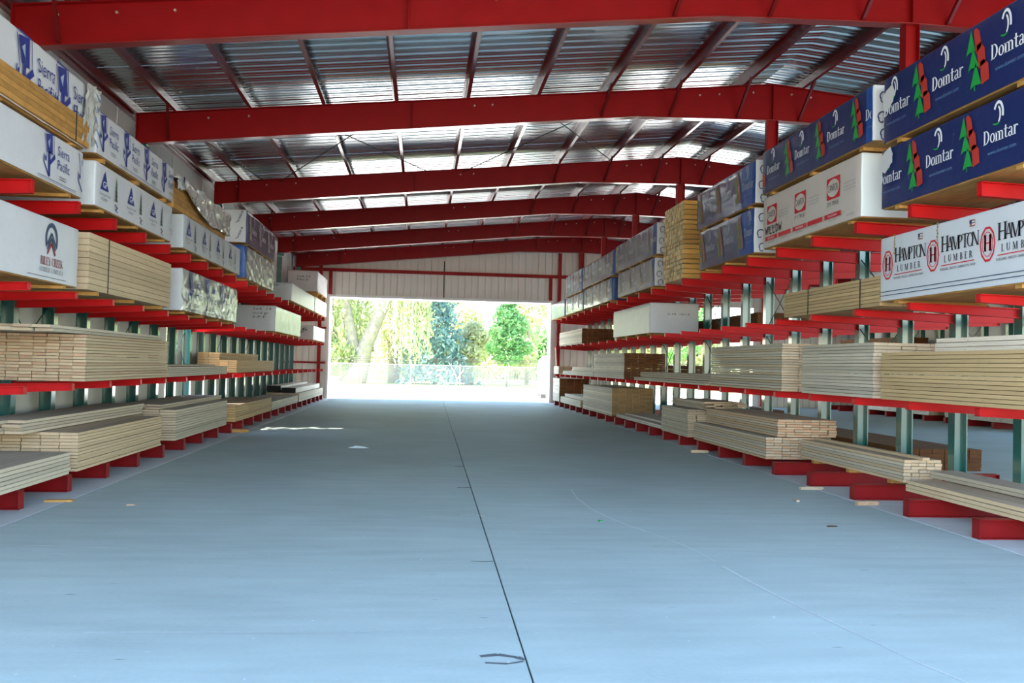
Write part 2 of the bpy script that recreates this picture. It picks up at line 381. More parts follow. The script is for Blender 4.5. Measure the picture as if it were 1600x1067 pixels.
rc.poly([(XR, Y0, ZR + dz + .07), (XR + .3, Y0, ztop(XR + .3) + dz + .06), (XR + .3, YW, ztop(XR + .3) + dz + .06), (XR, YW, ZR + dz + .07)])
obj('ridge_cap', rc, 'galvanized', roof)
# ------------------------------------------------------------------ roof beams
ZEB, XB, ZB, ZRB = 5.60, 4.1, 6.58, 6.64   # underside of the rafter: eave, haunch, ridge
BOT = [(XE, ZEB), (XB, ZB), (XR, ZRB), (2 * XR - XB, ZB), (2 * XR - XE, ZEB)]
def zbot(x):
    for (a, za), (b, zb) in zip(BOT, BOT[1:]):
        if a <= x <= b: return za + (zb - za) * (x - a) / (b - a)
ORD = ['nearest the camera, crossing the top of the view', 'second from the camera', 'third from the camera, behind the rod-braced bay', 'fourth from the camera', 'fifth from the camera, next to last', 'against the ribbed grey end wall']
for fi, fy in enumerate(FRAMES):
    vis = fi >= 1
    r = empty('roof_beam', (XR, fy, ZRB), ('deep red steel roof beam ' + ORD[fi - 1]) if vis else 'deep red steel roof beam overhead, outside the view, behind the camera end', 'beam', 'red steel roof beams')
    wv = MB(); top = [(XE, ZE - .012), (XR, ZR - .012), (2 * XR - XE, ZE - .012)]
    bot = [(x, z + .012) for x, z in BOT]
    # web as quads between the undersides and the tops
    xs = [XE, XB, XR, 2 * XR - XB, 2 * XR - XE]
    poly = [(x, zbot(x) + .012) for x in xs] + [(x, ztop(x) - .012) for x in reversed(xs)]
    for a in range(4):
        q = [(xs[a], zbot(xs[a]) + .012), (xs[a + 1], zbot(xs[a + 1]) + .012), (xs[a + 1], ztop(xs[a + 1]) - .012), (xs[a], ztop(xs[a]) - .012)]
        wv.prism(q, fy - .006, fy + .006)
    obj('web', wv, 'red_paint', r)
    b_ = MB()
    for (a, za), (c, zc) in zip(BOT, BOT[1:]): b_.prism([(a, za), (c, zc), (c, zc + .013), (a, za + .013)], fy - .10, fy + .10)
    obj('bottom_flange', b_, 'red_flange', r)
    t_ = MB()
    for (a, c) in ((XE, XR), (XR, 2 * XR - XE)): t_.prism([(a, ztop(a) - .013), (c, ztop(c) - .013), (c, ztop(c)), (a, ztop(a))], fy - .10, fy + .10)
    obj('top_flange', t_, 'red_paint', r)
    for ex in (XE, 2 * XR - XE):
        obj('end_plate', MB().box(ex - .008, ex + .008, fy - .1, fy + .1, ZEB - .02, ZE), 'red_paint', r)
    for sx in ((-.3, XR, 2 * XR + .3) if fi < 6 else (-3.6, -1.2, .7, 2.1, 3.5, 4.88, XR, 9)):
        obj('stiffener', MB().box(sx - .006, sx + .006, fy - .095, fy + .095, zbot(sx) + .012, ztop(sx) - .012), 'red_paint', r)
    # flange braces down from the purlins on the camera side
    for bx in ((-4.78, 3.5, 4.88, 6.26, 7.54, 8.92) if fi < 6 else ()):
        zt = ztop(bx) + .02
        obj('flange_brace', MB().bar((bx + .01, fy - .55, zt), (bx + .01 - .1, fy - .03, zbot(bx) + .05), .05, .05), 'red_purlin', r)
    bl = MB()
    for bx in (-4.9, -4.15, -3.4, .9, 1.25, 5.4, 5.8, 6.5, 7.3, 7.7):
        z = ztop(bx) - .14
        bl.tube([(bx, fy - .006, z), (bx, fy - .03, z)], .02, 6)
    tag(obj('bolt', bl, 'bolt_metal', r), kind='stuff')
    # red stub post on the ridge line, standing on the tall green upright of the rack
    st = MB(); st.box(XR - .10, XR + .10, fy - .006, fy + .006, 5.52, ZRB)
    for s in (-1, 1): st.box(XR + s * .10 - .006, XR + s * .10 + .006, fy - .09, fy + .09, 5.52, ZRB)
    obj('post', st, 'red_paint', r)
    obj('bearing_plate', MB().box(XE - .03, XE + .2, fy - .09, fy + .09, 5.50, ZEB), 'green_paint', r)
    obj('cap_plate', MB().box(XR - .14, XR + .14, fy - .12, fy + .12, 5.50, 5.52), 'red_paint', r)
# brace rods under the roof in the wide bay
for i, (xa, xb) in enumerate(((-2.6, .05), (-.7, -3.8), (2.0, 5.0), (3.9, .95), (-4.9, -4.2))):
    a = (xa, FRAMES[2] + .1, ztop(xa) - .05 - .05 * (i % 2)); b = (xb, FRAMES[3] - .14, ztop(xb) - .05 - .05 * (i % 2))
    o = obj('brace_rod', MB().tube([a, b], .011, 6), 'dark_gap', None, a)
    tag(o, ['thin dark rod rising to the third beam, first arm of the wall-side cross brace', 'thin dark rod of the wall-side cross brace, slanting back toward the wall',
            'thin dark rod of the middle cross brace slanting away from the wall', 'thin dark rod of the middle cross brace, slanting back over the aisle', 'thin rod by the eave beside the white wall panels'][i], 'rod', 'roof brace rods')
# ------------------------------------------------------------------ walls
wl = empty('wall_left', (XLW, 20, 0), 'white panelled wall behind the rack, with one narrow doorway gap', kind='structure')
GAP = (21.12, 21.98); GZ = 4.7
yy = Y0; step = 1.33
cuts = [Y0]
c0 = 11.387 + .66 - 1.33 * 8
while c0 < YW:
    if c0 > Y0 + .3 and not (GAP[0] - .7 < c0 < GAP[1] + .9): cuts.append(c0)
    c0 += 1.33
cuts += [GAP[0], GAP[1], YW]; cuts = sorted(cuts)
for a, b in zip(cuts, cuts[1:]):
    z0 = GZ if abs(a - GAP[0]) < .01 else 0
    m = MB().box(XLW - .06, XLW, a + .004, b - .004, z0, 6.36)
    m.box(XLW - .002, XLW + .012, a + .004, a + .03, z0, 6.36)
    obj('wall_panel', m, 'white_panel', wl)
obj('eave_channel', MB().box(XLW - .02, XLW + .10, Y0, YW, 6.13, 6.18), 'red_purlin', wl)
DX0, DX1, DZ = -4.05, 5.66, 4.44
RX0, RX1, RZ = 8.4, 14.9, 4.44
wb = empty('wall_back', (0, YW, 0), 'ribbed grey end wall above and beside the big doorway', kind='structure')
def ribbed(x0, x1, z0, z1f, y, yout):
    m = MB(); n = max(1, round((x1 - x0) / .3)); p = (x1 - x0) / n; prof = []
    for k in range(n):
        b = x0 + k * p
        prof += [(b, 0), (b + p * .78, 0), (b + p * .80, .055), (b + p * .93, .055), (b + p * .95, 0)]
    prof.append((x1, 0)); N = len(prof)
    m.v = [(x, y + h, z0) for x, h in prof] + [(x, y + h, z1f(x)) for x, h in prof]
    for k in range(N - 1): m.f.append((k, k + N, k + 1 + N, k + 1)); m.m.append(0); m.sm.append(False)
    return m
zt = lambda x: ztop(x) + PH
x = XLW
for (x0, x1, z0) in ((XLW, DX0, 0), (DX0, DX1, DZ), (DX1, RX0, 0), (RX0, RX1, RZ), (RX1, XRW, 0)):
    n = max(1, round((x1 - x0) / .92))
    for k in range(n):
        a, b = x0 + (x1 - x0) * k / n, x0 + (x1 - x0) * (k + 1) / n
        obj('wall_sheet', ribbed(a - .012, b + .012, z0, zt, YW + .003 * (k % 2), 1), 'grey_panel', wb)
obj('panel_seam', MB().box(.86, .90, YW - .012, YW - .002, DZ, 6.1), 'dark_gap', wb)
gm = MB().box(XLW, XRW, YW - .09, YW - .003, 5.50, 5.58); gm.box(XLW, XRW, YW - .11, YW - .09, 5.50, 5.64)
obj('girt', gm, 'red_paint', wb)
for z in (1.5, 3.0):
    obj('girt', MB().box(XLW, DX0 - .1, YW - .09, YW - .003, z, z + .08), 'red_paint', wb); obj('girt', MB().box(DX1 + .25, RX0 - .1, YW - .09, YW - .003, z, z + .08), 'red_paint', wb)
for xp, za, zc in ((-4.42, 0, 6.2), (-4.0, 4.5, 5.5), (5.58, 4.5, 5.5), (5.98, 0, 6.6), (15.3, 0, 6.3), (8.2, 0, 6.8)):
    obj('wall_post', MB().box(xp - .07, xp + .07, YW - .22, YW - .11, za, zc), 'red_paint', wb)
t = MB().box(DX0 - .05, DX1 + .05, YW - .07, YW + .95, DZ - .05, DZ + .06); tag(obj('trim_1', t, 'white_trim'), 'white metal trim across the head of the big doorway', kind='structure')
t = MB().box(DX0 - .05, DX0 + .03, YW - .07, YW + .95, 0, DZ - .05); tag(obj('trim_2', t, 'white_trim'), 'white door jamb trim beside the wall-side rack end', kind='structure')
t = MB().box(DX1 - .03, DX1 + .05, YW - .07, YW + .95, 0, DZ - .05); tag(obj('trim_3', t, 'white_trim'), 'white door jamb trim beside the double rack end', kind='structure')
wr = empty('wall_right', (XRW, 20, 0), 'grey panelled far wall of the second aisle, open low down toward the yard', kind='structure')
yy = Y0
while yy < YW - .2:
    b = min(yy + 1.33, YW); full = yy > 26
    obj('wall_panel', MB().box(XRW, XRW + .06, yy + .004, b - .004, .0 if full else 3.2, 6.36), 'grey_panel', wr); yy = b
# ------------------------------------------------------------------ cantilever racks
S_ = 1.3292
LY = [11.387 + S_ * k + .02 for k in range(-3, 22)]
RY = [10.041 + S_ * k + .02 for k in range(-2, 22)]
def ibeam_y(x0, x1, zt0, zt1, dep0, dep1, fw, tf=.010, tw=.008):
    """arm along x (x0 at the column, x1 at the tip), tops zt0/zt1, depths dep0/dep1"""
    m = MB()
    A = [(x0, zt0 - dep0 + tf), (x1, zt1 - dep1 + tf), (x1, zt1 - tf), (x0, zt0 - tf)]
    m.prism(A, -tw / 2, tw / 2)
    m.prism([(x0, zt0 - tf), (x1, zt1 - tf), (x1, zt1), (x0, zt0)], -fw / 2, fw / 2)
    m.prism([(x0, zt0 - dep0), (x1, zt1 - dep1), (x1, zt1 - dep1 + tf), (x0, zt0 - dep0 + tf)], -fw / 2, fw / 2)
    s = 1 if x1 > x0 else -1
    m.box(min(x1, x1 - s * .008), max(x1, x1 - s * .008), -fw / 2, fw / 2, zt1 - dep1, zt1)
    return m
def armset(side, reach, xc):
    # side +1: arm runs toward +x
    sx = side; c = sx * .087
    out = {}
    out['base'] = ibeam_y(sx * -.07, sx * reach, .195, .195, .195, .195, .13).mesh('base_arm', ['red_base'])
    for nm, zt, dep in (('t1', 0, .085), ('t2', 0, .085), ('t3', 0, .145)):
        m = ibeam_y(c, sx * reach, zt - .03, zt, dep + .03, dep, .085)
        out[nm] = m.mesh('arm', ['red_arm'])
    return out
def upright_mesh(h):
    m = MB(); m.box(-.072, .072, -.005, .005, .0, h)
    for s in (-1, 1): m.box(s * .078 - .008, s * .078 + .008, -.075, .075, .0, h)
    return m.mesh('upright', ['green_paint'])
def plate_mesh(s):
    m = MB().box(s * .135, s * .15, -.06, .06, -.17, .03); return m.mesh('arm_plate', ['red_arm'])
uS, uT = upright_mesh(4.0), upright_mesh(5.5)
def near_frame(y): return any(abs(y - f) < .2 for f in FRAMES)
def rack(name, label, xc, ys, sides, tops, ztall):
    r = empty(name, (xc, ys[0], 0), label, 'rack')
    ut = upright_mesh(ztall)
    for i, yv in enumerate(ys):
        fr = near_frame(yv)
        link('upright', ut if fr else uS, r, (0, yv - ys[0], 0))
        for (sd, A, P) in sides:
            link('base_arm', A['base'], r, (0, yv - ys[0], 0))
            for nm, zt in zip(('t1', 't2', 't3'), tops):
                link('arm', A[nm], r, (0, yv - ys[0], zt))
    bm = MB()
    for i in range(1, len(ys) - 1, 3):
        a, b = ys[i], ys[i + 1]
        for (za, zb) in ((1.4, 2.3), (2.3, 1.4), (2.45, 3.4), (3.4, 2.45)):
            bb = MB(); bb.tube([(xc - .03, a, za), (xc - .03, b, zb)], .009, 6); obj('cross_brace', bb, 'green_paint', r)
    return r
AL = armset(1, 1.31, -5.39); AR = armset(-1, 1.41, XR); AB = armset(1, 1.41, XR)
rack('cantilever_rack', 'long red and green cantilever rack along the white wall', -5.39, LY, [(1, AL, 1)], (1.27, 2.35, 3.42), 5.48)
rack('cantilever_rack', 'long red and green double-sided cantilever rack between the two aisles', XR, RY, [(-1, AR, -1), (1, AB, 1)], (1.29, 2.42, 3.54), 5.48)
rack('cantilever_rack', 'distant red cantilever rack along the far side of the second aisle', 19.0, [24.5 + S_ * k for k in range(12)], [(-1, AR, -1)], (1.29, 2.42, 3.54), 4.0)
# ------------------------------------------------------------------ lettering
_tc = {}
def sans(txt):
    if txt in _tc: return _tc[txt]
    cu = bpy.data.curves.new('t', 'FONT'); cu.body = txt; cu.size = 1; cu.resolution_u = 2
    o = bpy.data.objects.new('t', cu); COL.objects.link(o)
    dg = bpy.context.evaluated_depsgraph_get(); me = bpy.data.meshes.new_from_object(o.evaluated_get(dg))
    v = [(p.co.x, p.co.y) for p in me.vertices]; f = [tuple(p.vertices) for p in me.polygons]
    bpy.data.objects.remove(o); bpy.data.curves.remove(cu); bpy.data.meshes.remove(me)
    mx = max([p[0] for p in v] or [1]); _tc[txt] = (v, f, mx)
    return _tc[txt]
class Art:
    """flat print: polygons in (u,v) with an ink"""
    def __init__(s): s.p = []; s.L = 0
    def poly(s, pts, ink): s.p.append((list(pts), ink, s.L)); return s
    def up(s): s.L += 1; return s
    def rect(s, u0, u1, v0, v1, ink): return s.poly([(u0, v0), (u1, v0), (u1, v1), (u0, v1)], ink)
    def line(s, a, b, w, ink):
        d = (Vector(b) - Vector(a)); L = d.length or 1; n = Vector((-d.y, d.x)) / L * w / 2; a, b = Vector(a), Vector(b)
        return s.poly([tuple(a - n), tuple(b - n), tuple(b + n), tuple(a + n)], ink)
    def ring(s, cx, cy, a, b, ta, tb, a0, a1, ink, n=16):
        for k in range(n):
            t0, t1 = math.radians(a0 + (a1 - a0) * k / n), math.radians(a0 + (a1 - a0) * (k + 1) / n)
            P = lambda t, i: (cx + (a - i * ta) * math.cos(t), cy + (b - i * tb) * math.sin(t))
            s.poly([P(t0, 1), P(t0, 0), P(t1, 0), P(t1, 1)], ink)
        return s
    def oval(s, cx, cy, a, b, ink, n=20):
        return s.poly([(cx + a * math.cos(2 * math.pi * k / n), cy + b * math.sin(2 * math.pi * k / n)) for k in range(n)], ink)
    def text(s, txt, u, v, h, ink, width=None):
        V, F, mx = sans(txt); k = h / .70; kx = k if width is None else width / mx
        for f in F: s.poly([(u + V[i][0] * kx, v + V[i][1] * k) for i in f], ink)
        return s
    def serif(s, txt, u, v, h, ink, adv=1.0, small=None):
        for i, ch in enumerate(txt):
            hh = h * (small if small and i > 0 else 1)
            u += s.glyph(ch, u, v, hh, ink) * adv
        return s
    def glyph(s, ch, u, v, h, ink):
        T, t, sf = .17, .07, .07
        X = lambda a: u + a * h
        Yv = lambda b: v + b * h
        def R(a, b, c, d): s.rect(X(a), X(b), Yv(c), Yv(d), ink)
        def stem(a, y0, y1, w=T, s0=True, s1=True):
            R(a, a + w, y0, y1)
            if s0: R(a - sf, a + w + sf, y0, y0 + .05)
            if s1: R(a - sf, a + w + sf, y1 - .05, y1)
        def D(a, b, c, d, w): s.poly([(X(a - w / 2), Yv(b)), (X(a + w / 2), Yv(b)), (X(c + w / 2), Yv(d)), (X(c - w / 2), Yv(d))], ink)
        def A(cx, cy, a, b, ta, tb, a0, a1): s.ring(X(cx), Yv(cy), a * h, b * h, ta * h, tb * h, a0, a1, ink, 12)
        xh = .66
        if ch == ' ': return .4 * h
        if ch == 'D': stem(.07, 0, 1); A(.24, .5, .48, .5, .17, .06, -90, 90); return .86 * h
        if ch == 'o': A(.30, xh / 2, .29, xh / 2 + .01, .15, .06, 0, 360); return .66 * h
        if ch == 'm':
            stem(.07, 0, xh); 
            for q in (.24, .57): A(q + .07, xh - .2, .26, .2, .15, .07, 0, 150); stem(q + .18, 0, xh - .2, .15, True, False)
            return 1.10 * h
        if ch == 't': R(.12, .27, .08, .9); R(0, .42, xh - .06, xh); A(.3, .14, .18, .14, .13, .06, 180, 330); return .5 * h
        if ch == 'a': R(.34, .49, .05, .5); A(.26, .47, .23, .19, .13, .06, 0, 160); A(.24, .17, .21, .18, .13, .05, 30, 330); R(.45, .58, 0, .06); return .64 * h
        if ch == 'r': stem(.07, 0, xh); A(.36, xh - .2, .2, .2, .12, .09, 30, 170); return .58 * h
        if ch == 'H': stem(.07, 0, 1); stem(.62, 0, 1); R(.2, .66, .46, .53); return .93 * h
        if ch == 'A': D(.10, 0, .42, 1, .07); D(.74, 0, .44, 1, .18); R(.2, .62, .28, .34); R(-.02, .24, 0, .05); R(.58, .9, 0, .05); return .88 * h
        if ch == 'M': stem(.07, 0, 1, .07); stem(.8, 0, 1); D(.52, 0, .18, 1, .17); D(.52, 0, .84, 1, .07); return 1.1 * h
        if ch == 'P': stem(.07, 0, 1); A(.24, .73, .37, .27, .16, .06, -90, 90); return .72 * h
        if ch == 'T': stem(.32, 0, 1, T, True, False); R(.02, .8, .94, 1); R(.02, .06, .8, 1); R(.76, .8, .8, 1); return .86 * h
        if ch in 'OCGQ': A(.42, .5, .4, .51, .16, .06, 0 if ch == 'O' else 45, 360 if ch == 'O' else 315); return .88 * h
        if ch == 'N': stem(.07, 0, 1, .07); stem(.72, 0, 1, .07); D(.7, 0, .14, 1, .18); return .92 * h
        if ch == 'L': stem(.07, 0, 1); R(.2, .62, 0, .06); R(.57, .62, 0, .22); return .7 * h
        if ch == 'U': stem(.07, .3, 1, T, False); stem(.62, .3, 1, .08, False); A(.38, .32, .31, .32, .14, .07, 180, 360); return .86 * h
        if ch == 'B': stem(.07, 0, 1); A(.24, .74, .33, .26, .15, .06, -90, 90); A(.24, .26, .4, .27, .16, .06, -90, 90); return .76 * h
        if ch == 'E': stem(.07, 0, 1); R(.2, .62, 0, .06); R(.2, .6, .94, 1); R(.2, .48, .47, .53); R(.57, .62, 0, .2); R(.55, .6, .8, 1); return .72 * h
        if ch == 'R': stem(.07, 0, 1); A(.24, .74, .34, .26, .15, .06, -90, 90); D(.72, 0, .36, .5, .17); return .84 * h
        if ch == 'I': stem(.07, 0, 1); return .36 * h
        if ch == 'Y': stem(.36, 0, .48, T, True, False); D(.44, .45, .1, 1, .17); D(.46, .45, .78, 1, .07); return .88 * h
        if ch == 'K': stem(.07, 0, 1); D(.2, .42, .66, 1, .08); D(.74, 0, .36, .56, .18); return .86 * h
        return .6 * h
def apply_art(name, art, place, parent):
    """place(u,v) -> world point"""
    inks = sorted({q[1] for q in art.p}); ix = {k: n for n, k in enumerate(inks)}
    m = MB()
    p0, p1, p2 = (Vector(place(*q)) for q in ((.5, .3), (.9, .3), (.5, .6)))
    nrm = (p1 - p0).cross(p2 - p0).normalized()
    for pts, ink, L in art.p: m.poly([tuple(Vector(place(u, v)) + nrm * .003 * L) for u, v in pts], ix[ink])
    return tag(obj(name, m, inks, parent), kind='stuff')
def a_trees(A, u, v, h, g='ink_green', r='ink_brick'):
    P = lambda q: [(u + a * h, v + b * h) for a, b in q]
    for q in (((.20, .96), (.26, 1.0), (.36, .92), (.42, .66), (.26, .56)), ((.28, .70), (.40, .72), (.50, .60), (.53, .36), (.34, .30)), ((.38, .40), (.48, .42), (.60, .32), (.63, .06), (.42, .02))):
        A.poly(P(q), r)
    A.up()
    for q in (((.14, 1.0), (.0, .60), (.10, .64), (.25, .62)), ((.19, .68), (.06, .32), (.16, .36), (.36, .34)), ((.27, .42), (.12, .02), (.24, .06), (.42, .04))):
        A.poly(P(q), g)
    A.rect(u + .23 * h, u + .26 * h, v - .03 * h, v + .05 * h, g)
def art_domtar(h, hazy=False, pale=False):
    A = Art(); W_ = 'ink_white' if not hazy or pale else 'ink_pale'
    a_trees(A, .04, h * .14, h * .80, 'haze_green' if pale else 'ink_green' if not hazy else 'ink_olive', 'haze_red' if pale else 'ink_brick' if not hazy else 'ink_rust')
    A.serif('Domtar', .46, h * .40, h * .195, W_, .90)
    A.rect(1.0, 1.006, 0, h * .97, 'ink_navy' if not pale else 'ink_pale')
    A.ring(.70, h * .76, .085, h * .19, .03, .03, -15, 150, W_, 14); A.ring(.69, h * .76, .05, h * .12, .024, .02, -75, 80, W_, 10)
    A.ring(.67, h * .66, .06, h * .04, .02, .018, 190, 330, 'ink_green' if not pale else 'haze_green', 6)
    A.text('www.domtar.com', .53, h * .24, h * .055, 'ink_sky', .44)
    return A
def art_sierra(h):
    A = Art(); k = h; I = 'ink_blue'; u = .04
    A.poly([(u + .10 * k, .92 * k), (u + .42 * k, .96 * k), (u + .46 * k, .56 * k), (u + .20 * k, .58 * k)], I)
    A.line((u + .04 * k, .93 * k), (u + .17 * k, .5 * k), .022 * k, I); A.line((u + .05 * k, .97 * k), (u + .5 * k, 1.0 * k - .02), .02 * k, I)
    A.line((u + .5 * k, .97 * k), (u + .54 * k, .52 * k), .02 * k, I)
    A.poly([(u + .24 * k, .60 * k), (u + .34 * k, .62 * k), (u + .36 * k, .12 * k), (u + .26 * k, .10 * k)], I)
    A.poly([(u + .34 * k, .44 * k), (u + .34 * k, .34 * k), (u + .60 * k, .52 * k), (u + .56 * k, .60 * k)], I)
    A.line((u + .05 * k, .52 * k), (u + .03 * k, .36 * k), .03 * k, I); A.line((u + .03 * k, .37 * k), (u + .28 * k, .13 * k), .035 * k, I)
    A.oval(u + .13 * k, .44 * k, .045 * k, .06 * k, I, 8)
    A.up().poly([(u + .18 * k, .78 * k), (u + .30 * k, .86 * k), (u + .27 * k, .66 * k)], 'ink_pale')
    A.text('Sierra', u + .70 * k, .62 * k, .20 * k, I, .62 * k); A.text('Pacific', u + .70 * k, .34 * k, .20 * k, I, .64 * k)
    for v in (.20, .15): A.rect(u + .82 * k, u + 1.18 * k, v * k, (v + .02) * k, 'ink_grey')
    A.rect(-.1, 1.0, .065 * k, .075 * k, 'ink_navy'); A.rect(-.1, 1.0, .03 * k, .036 * k, 'ink_navy')
    return A
def art_gp(h):
    A = Art(); I = 'ink_blue'; k = h
    A.poly([(.34, .86 * k), (.34 - .15, .42 * k), (.34 + .15, .42 * k)], I)
    A.up().text('GP', .255, .47 * k, .15 * k, 'ink_white', .17)
    A.text('Georgia-Pacific', .14, .29 * k, .07 * k, 'ink_grey', .42); A.text('FOREST', .22, .18 * k, .06 * k, 'ink_grey', .24)
    for j in range(5):
        v0 = (.30 + .1 * j) * k; wv = .055 - .009 * j
        A.poly([(.78 - wv, v0), (.78 + wv * .4, v0), (.78, v0 + .17 * k)], 'ink_olive'); A.poly([(.79, v0), (.79 + wv, v0), (.79, v0 + .17 * k)], 'ink_navy')
    A.line((.74, .22 * k), (.86, .16 * k), .016, 'ink_navy'); A.line((.86, .16 * k), (.76, .10 * k), .014, 'ink_navy'); A.line((.76, .10 * k), (.86, .06 * k), .014, 'ink_navy')
    return A
def art_hampton(h):
    A = Art(); k = h
    A.ring(.14, .55 * k, .125, .235 * k, .018, .022, 0, 360, 'ink_red', 10); A.ring(.14, .55 * k, .088, .165 * k, .008, .008, 0, 360, 'ink_red', 14)
    A.serif('H', .075, .46 * k, .21 * k, 'ink_red', 1.0); A.rect(.088, .118, .46 * k, .67 * k, 'ink_red'); A.rect(.165, .195, .46 * k, .67 * k, 'ink_red')
    A.serif('HAMPTON', .30, .57 * k, .22 * k, 'ink_black', .70, .86)
    A.serif('LUMBER', .36, .42 * k, .095 * k, 'ink_black', 1.52)
    A.rect(.30, .90, .375 * k, .387 * k, 'ink_red'); A.text('PORTLAND, OREGON  DARRINGTON, WASH', .28, .31 * k, .035 * k, 'ink_black', .64)
    A.rect(.82, .91, .83 * k, .92 * k, 'ink_rust'); A.up().rect(.82, .86, .87 * k, .92 * k, 'ink_navy'); A.rect(.86, .91, .85 * k, .865 * k, 'ink_white'); A.rect(.86, .91, .885 * k, .9 * k, 'ink_white')
    return A
def art_canfor(h):
    A = Art(); k = h
    A.rect(.08, .48, .44 * k, .80 * k, 'ink_red'); A.up().oval(.28, .62 * k, .185, .15 * k, 'canfor_wrap').up()
    A.text('CANFOR', .125, .565 * k, .12 * k, 'ink_black', .31)
    A.text("IT'S TRUE", .10, .33 * k, .065 * k, 'ink_black', .36)
    for v in (.60, .54, .49): A.text('Canadian Forest' if v == .60 else 'Products Ltd', .60, v * k, .03 * k, 'ink_grey', .34)
    A.rect(.03, .53, .125 * k, .205 * k, 'ink_red'); A.rect(.57, 1.07, .125 * k, .205 * k, 'ink_red')
    A.up().text('SPRUCE-PINE-FIR', .14, .145 * k, .035 * k, 'ink_white', .28)
    A.text('SPRUCE-PINE-FIR', .16, .07 * k, .03 * k, 'ink_grey', .26); A.text('KILN DRIED', .70, .07 * k, .03 * k, 'ink_grey', .22)
    return A
def art_riley(h):
    A = Art(); k = h
    A.ring(.30, .66 * k, .17, .27 * k, .04, .05, -30, 210, 'ink_slate', 16)
    for dy, ink in ((.06, 'ink_slate'), (-.02, 'ink_slate'), (-.10, 'ink_darkred')):
        A.line((.19, (.52 + dy) * k), (.30, (.70 + dy) * k), .032, ink); A.line((.41, (.52 + dy) * k), (.30, (.70 + dy) * k), .032, ink)
    A.serif('RILEY CREEK', .02, .24 * k, .13 * k, 'ink_darkred', .86); A.serif('LUMBER COMPANY', .0, .13 * k, .075 * k, 'ink_grey', 1.1)
    A.rect(-.3, .75, .05 * k, .058 * k, 'ink_navy')
    return A
# ------------------------------------------------------------------ wrapped bundles
def nz(*a): return noise.noise(Vector(a))
def film_disp(seed, amp, fr):
    return lambda a, b: amp * (nz(a * fr, b * fr * 1.6, seed) + .5 * nz(a * fr * 2.3 + 9, b * fr * 3.1, seed + 5) + .6 * abs(nz(a * fr * .9 + 3, b * fr * .8, seed + 11)) - .2)
def fold_disp(seed, amp, fr):
    b0 = film_disp(seed, amp * .6, fr)
    def f(a, b):
        q = 1 - abs(nz((a * .8 + b * 1.6) * 2.2, (a - b) * .7, seed)) * 1.6; p = 1 - abs(nz((a * 1.1 - b * 1.3) * 2.6, (a + b) * .6, seed + 4)) * 1.6
        return b0(a, b) + amp * (max(q, 0) ** 5 + .8 * max(p, 0) ** 5)
    return f
def grid_lines(L, r, n):
    core = [r + (L - 2 * r) * k / n for k in range(n + 1)]
    return [0, r * .3] + core + [L - r * .3, L]
def wrap_shell(x0, x1, y0, y1, z0, z1, side, disp, r=.025, ny=None, nzv=8, dz_edge=.0, endamp=.4, skip_near=False):
    """wrap over top, both long sides and both ends; open below. side: +1 front faces +x."""
    m = MB(); Lx, Ly, Lz = x1 - x0, y1 - y0, z1 - z0
    ny = ny or max(6, int(Ly / .16)); gx = grid_lines(Lx, r, 5); gy = grid_lines(Ly, r, ny)
    gz = [k * (Lz - r) / nzv for k in range(nzv + 1)] + [Lz - r * .3, Lz]
    def P(x, y, z, front=False):
        c = Vector((min(max(x, r), Lx - r), min(max(y, r), Ly - r), min(z, Lz - r)))
        p = Vector((x, y, z)); d = p - c
        if d.length > 1e-6: p = c + d.normalized() * r
        q = Vector((x0 + p.x, y0 + p.y, z0 + p.z))
        fx = Lx if side > 0 else 0
        e = min(1, z / .08) if dz_edge == 0 else 1
        if abs(x - fx) < 1e-6: q.x += side * disp(q.y, q.z)
        if y < 1e-6: q.y -= endamp * abs(disp(q.x + 3.1, q.z))
        if abs(z - Lz) < 1e-6: q.z += .3 * disp(q.y, q.x + 7)
        if z < 1e-6: q.z += .4 * disp(q.y * 2 + 3, q.x)
        return q
    def patch(A, B, fn, flip):
        i = len(m.v); n = len(B)
        for a in A:
            for b in B: m.v.append(tuple(fn(a, b)))
        for p in range(len(A) - 1):
            for q in range(n - 1):
                t = (i + p * n + q, i + p * n + q + 1, i + (p + 1) * n + q + 1, i + (p + 1) * n + q)
                m.f.append(t[::-1] if flip else t); m.m.append(0); m.sm.append(True)
    patch(gy, gz, lambda a, b: P(Lx, a, b), False); patch(gy, gz, lambda a, b: P(0, a, b), True)
    if not skip_near: patch(gx, gz, lambda a, b: P(a, 0, b), False)
    patch(gx, gz, lambda a, b: P(a, Ly, b), True); patch(gx, gy, lambda a, b: P(a, b, Lz), False)
    return m
def split_cap(m, idx, ycut, lo=True):
    """give the faces with mean y below (or above) ycut the material index"""
    for k, f in enumerate(m.f):
        y = sum(m.v[i][1] for i in f) / len(f)
        if (y < ycut) == lo: m.m[k] = idx
BSEED = [0]
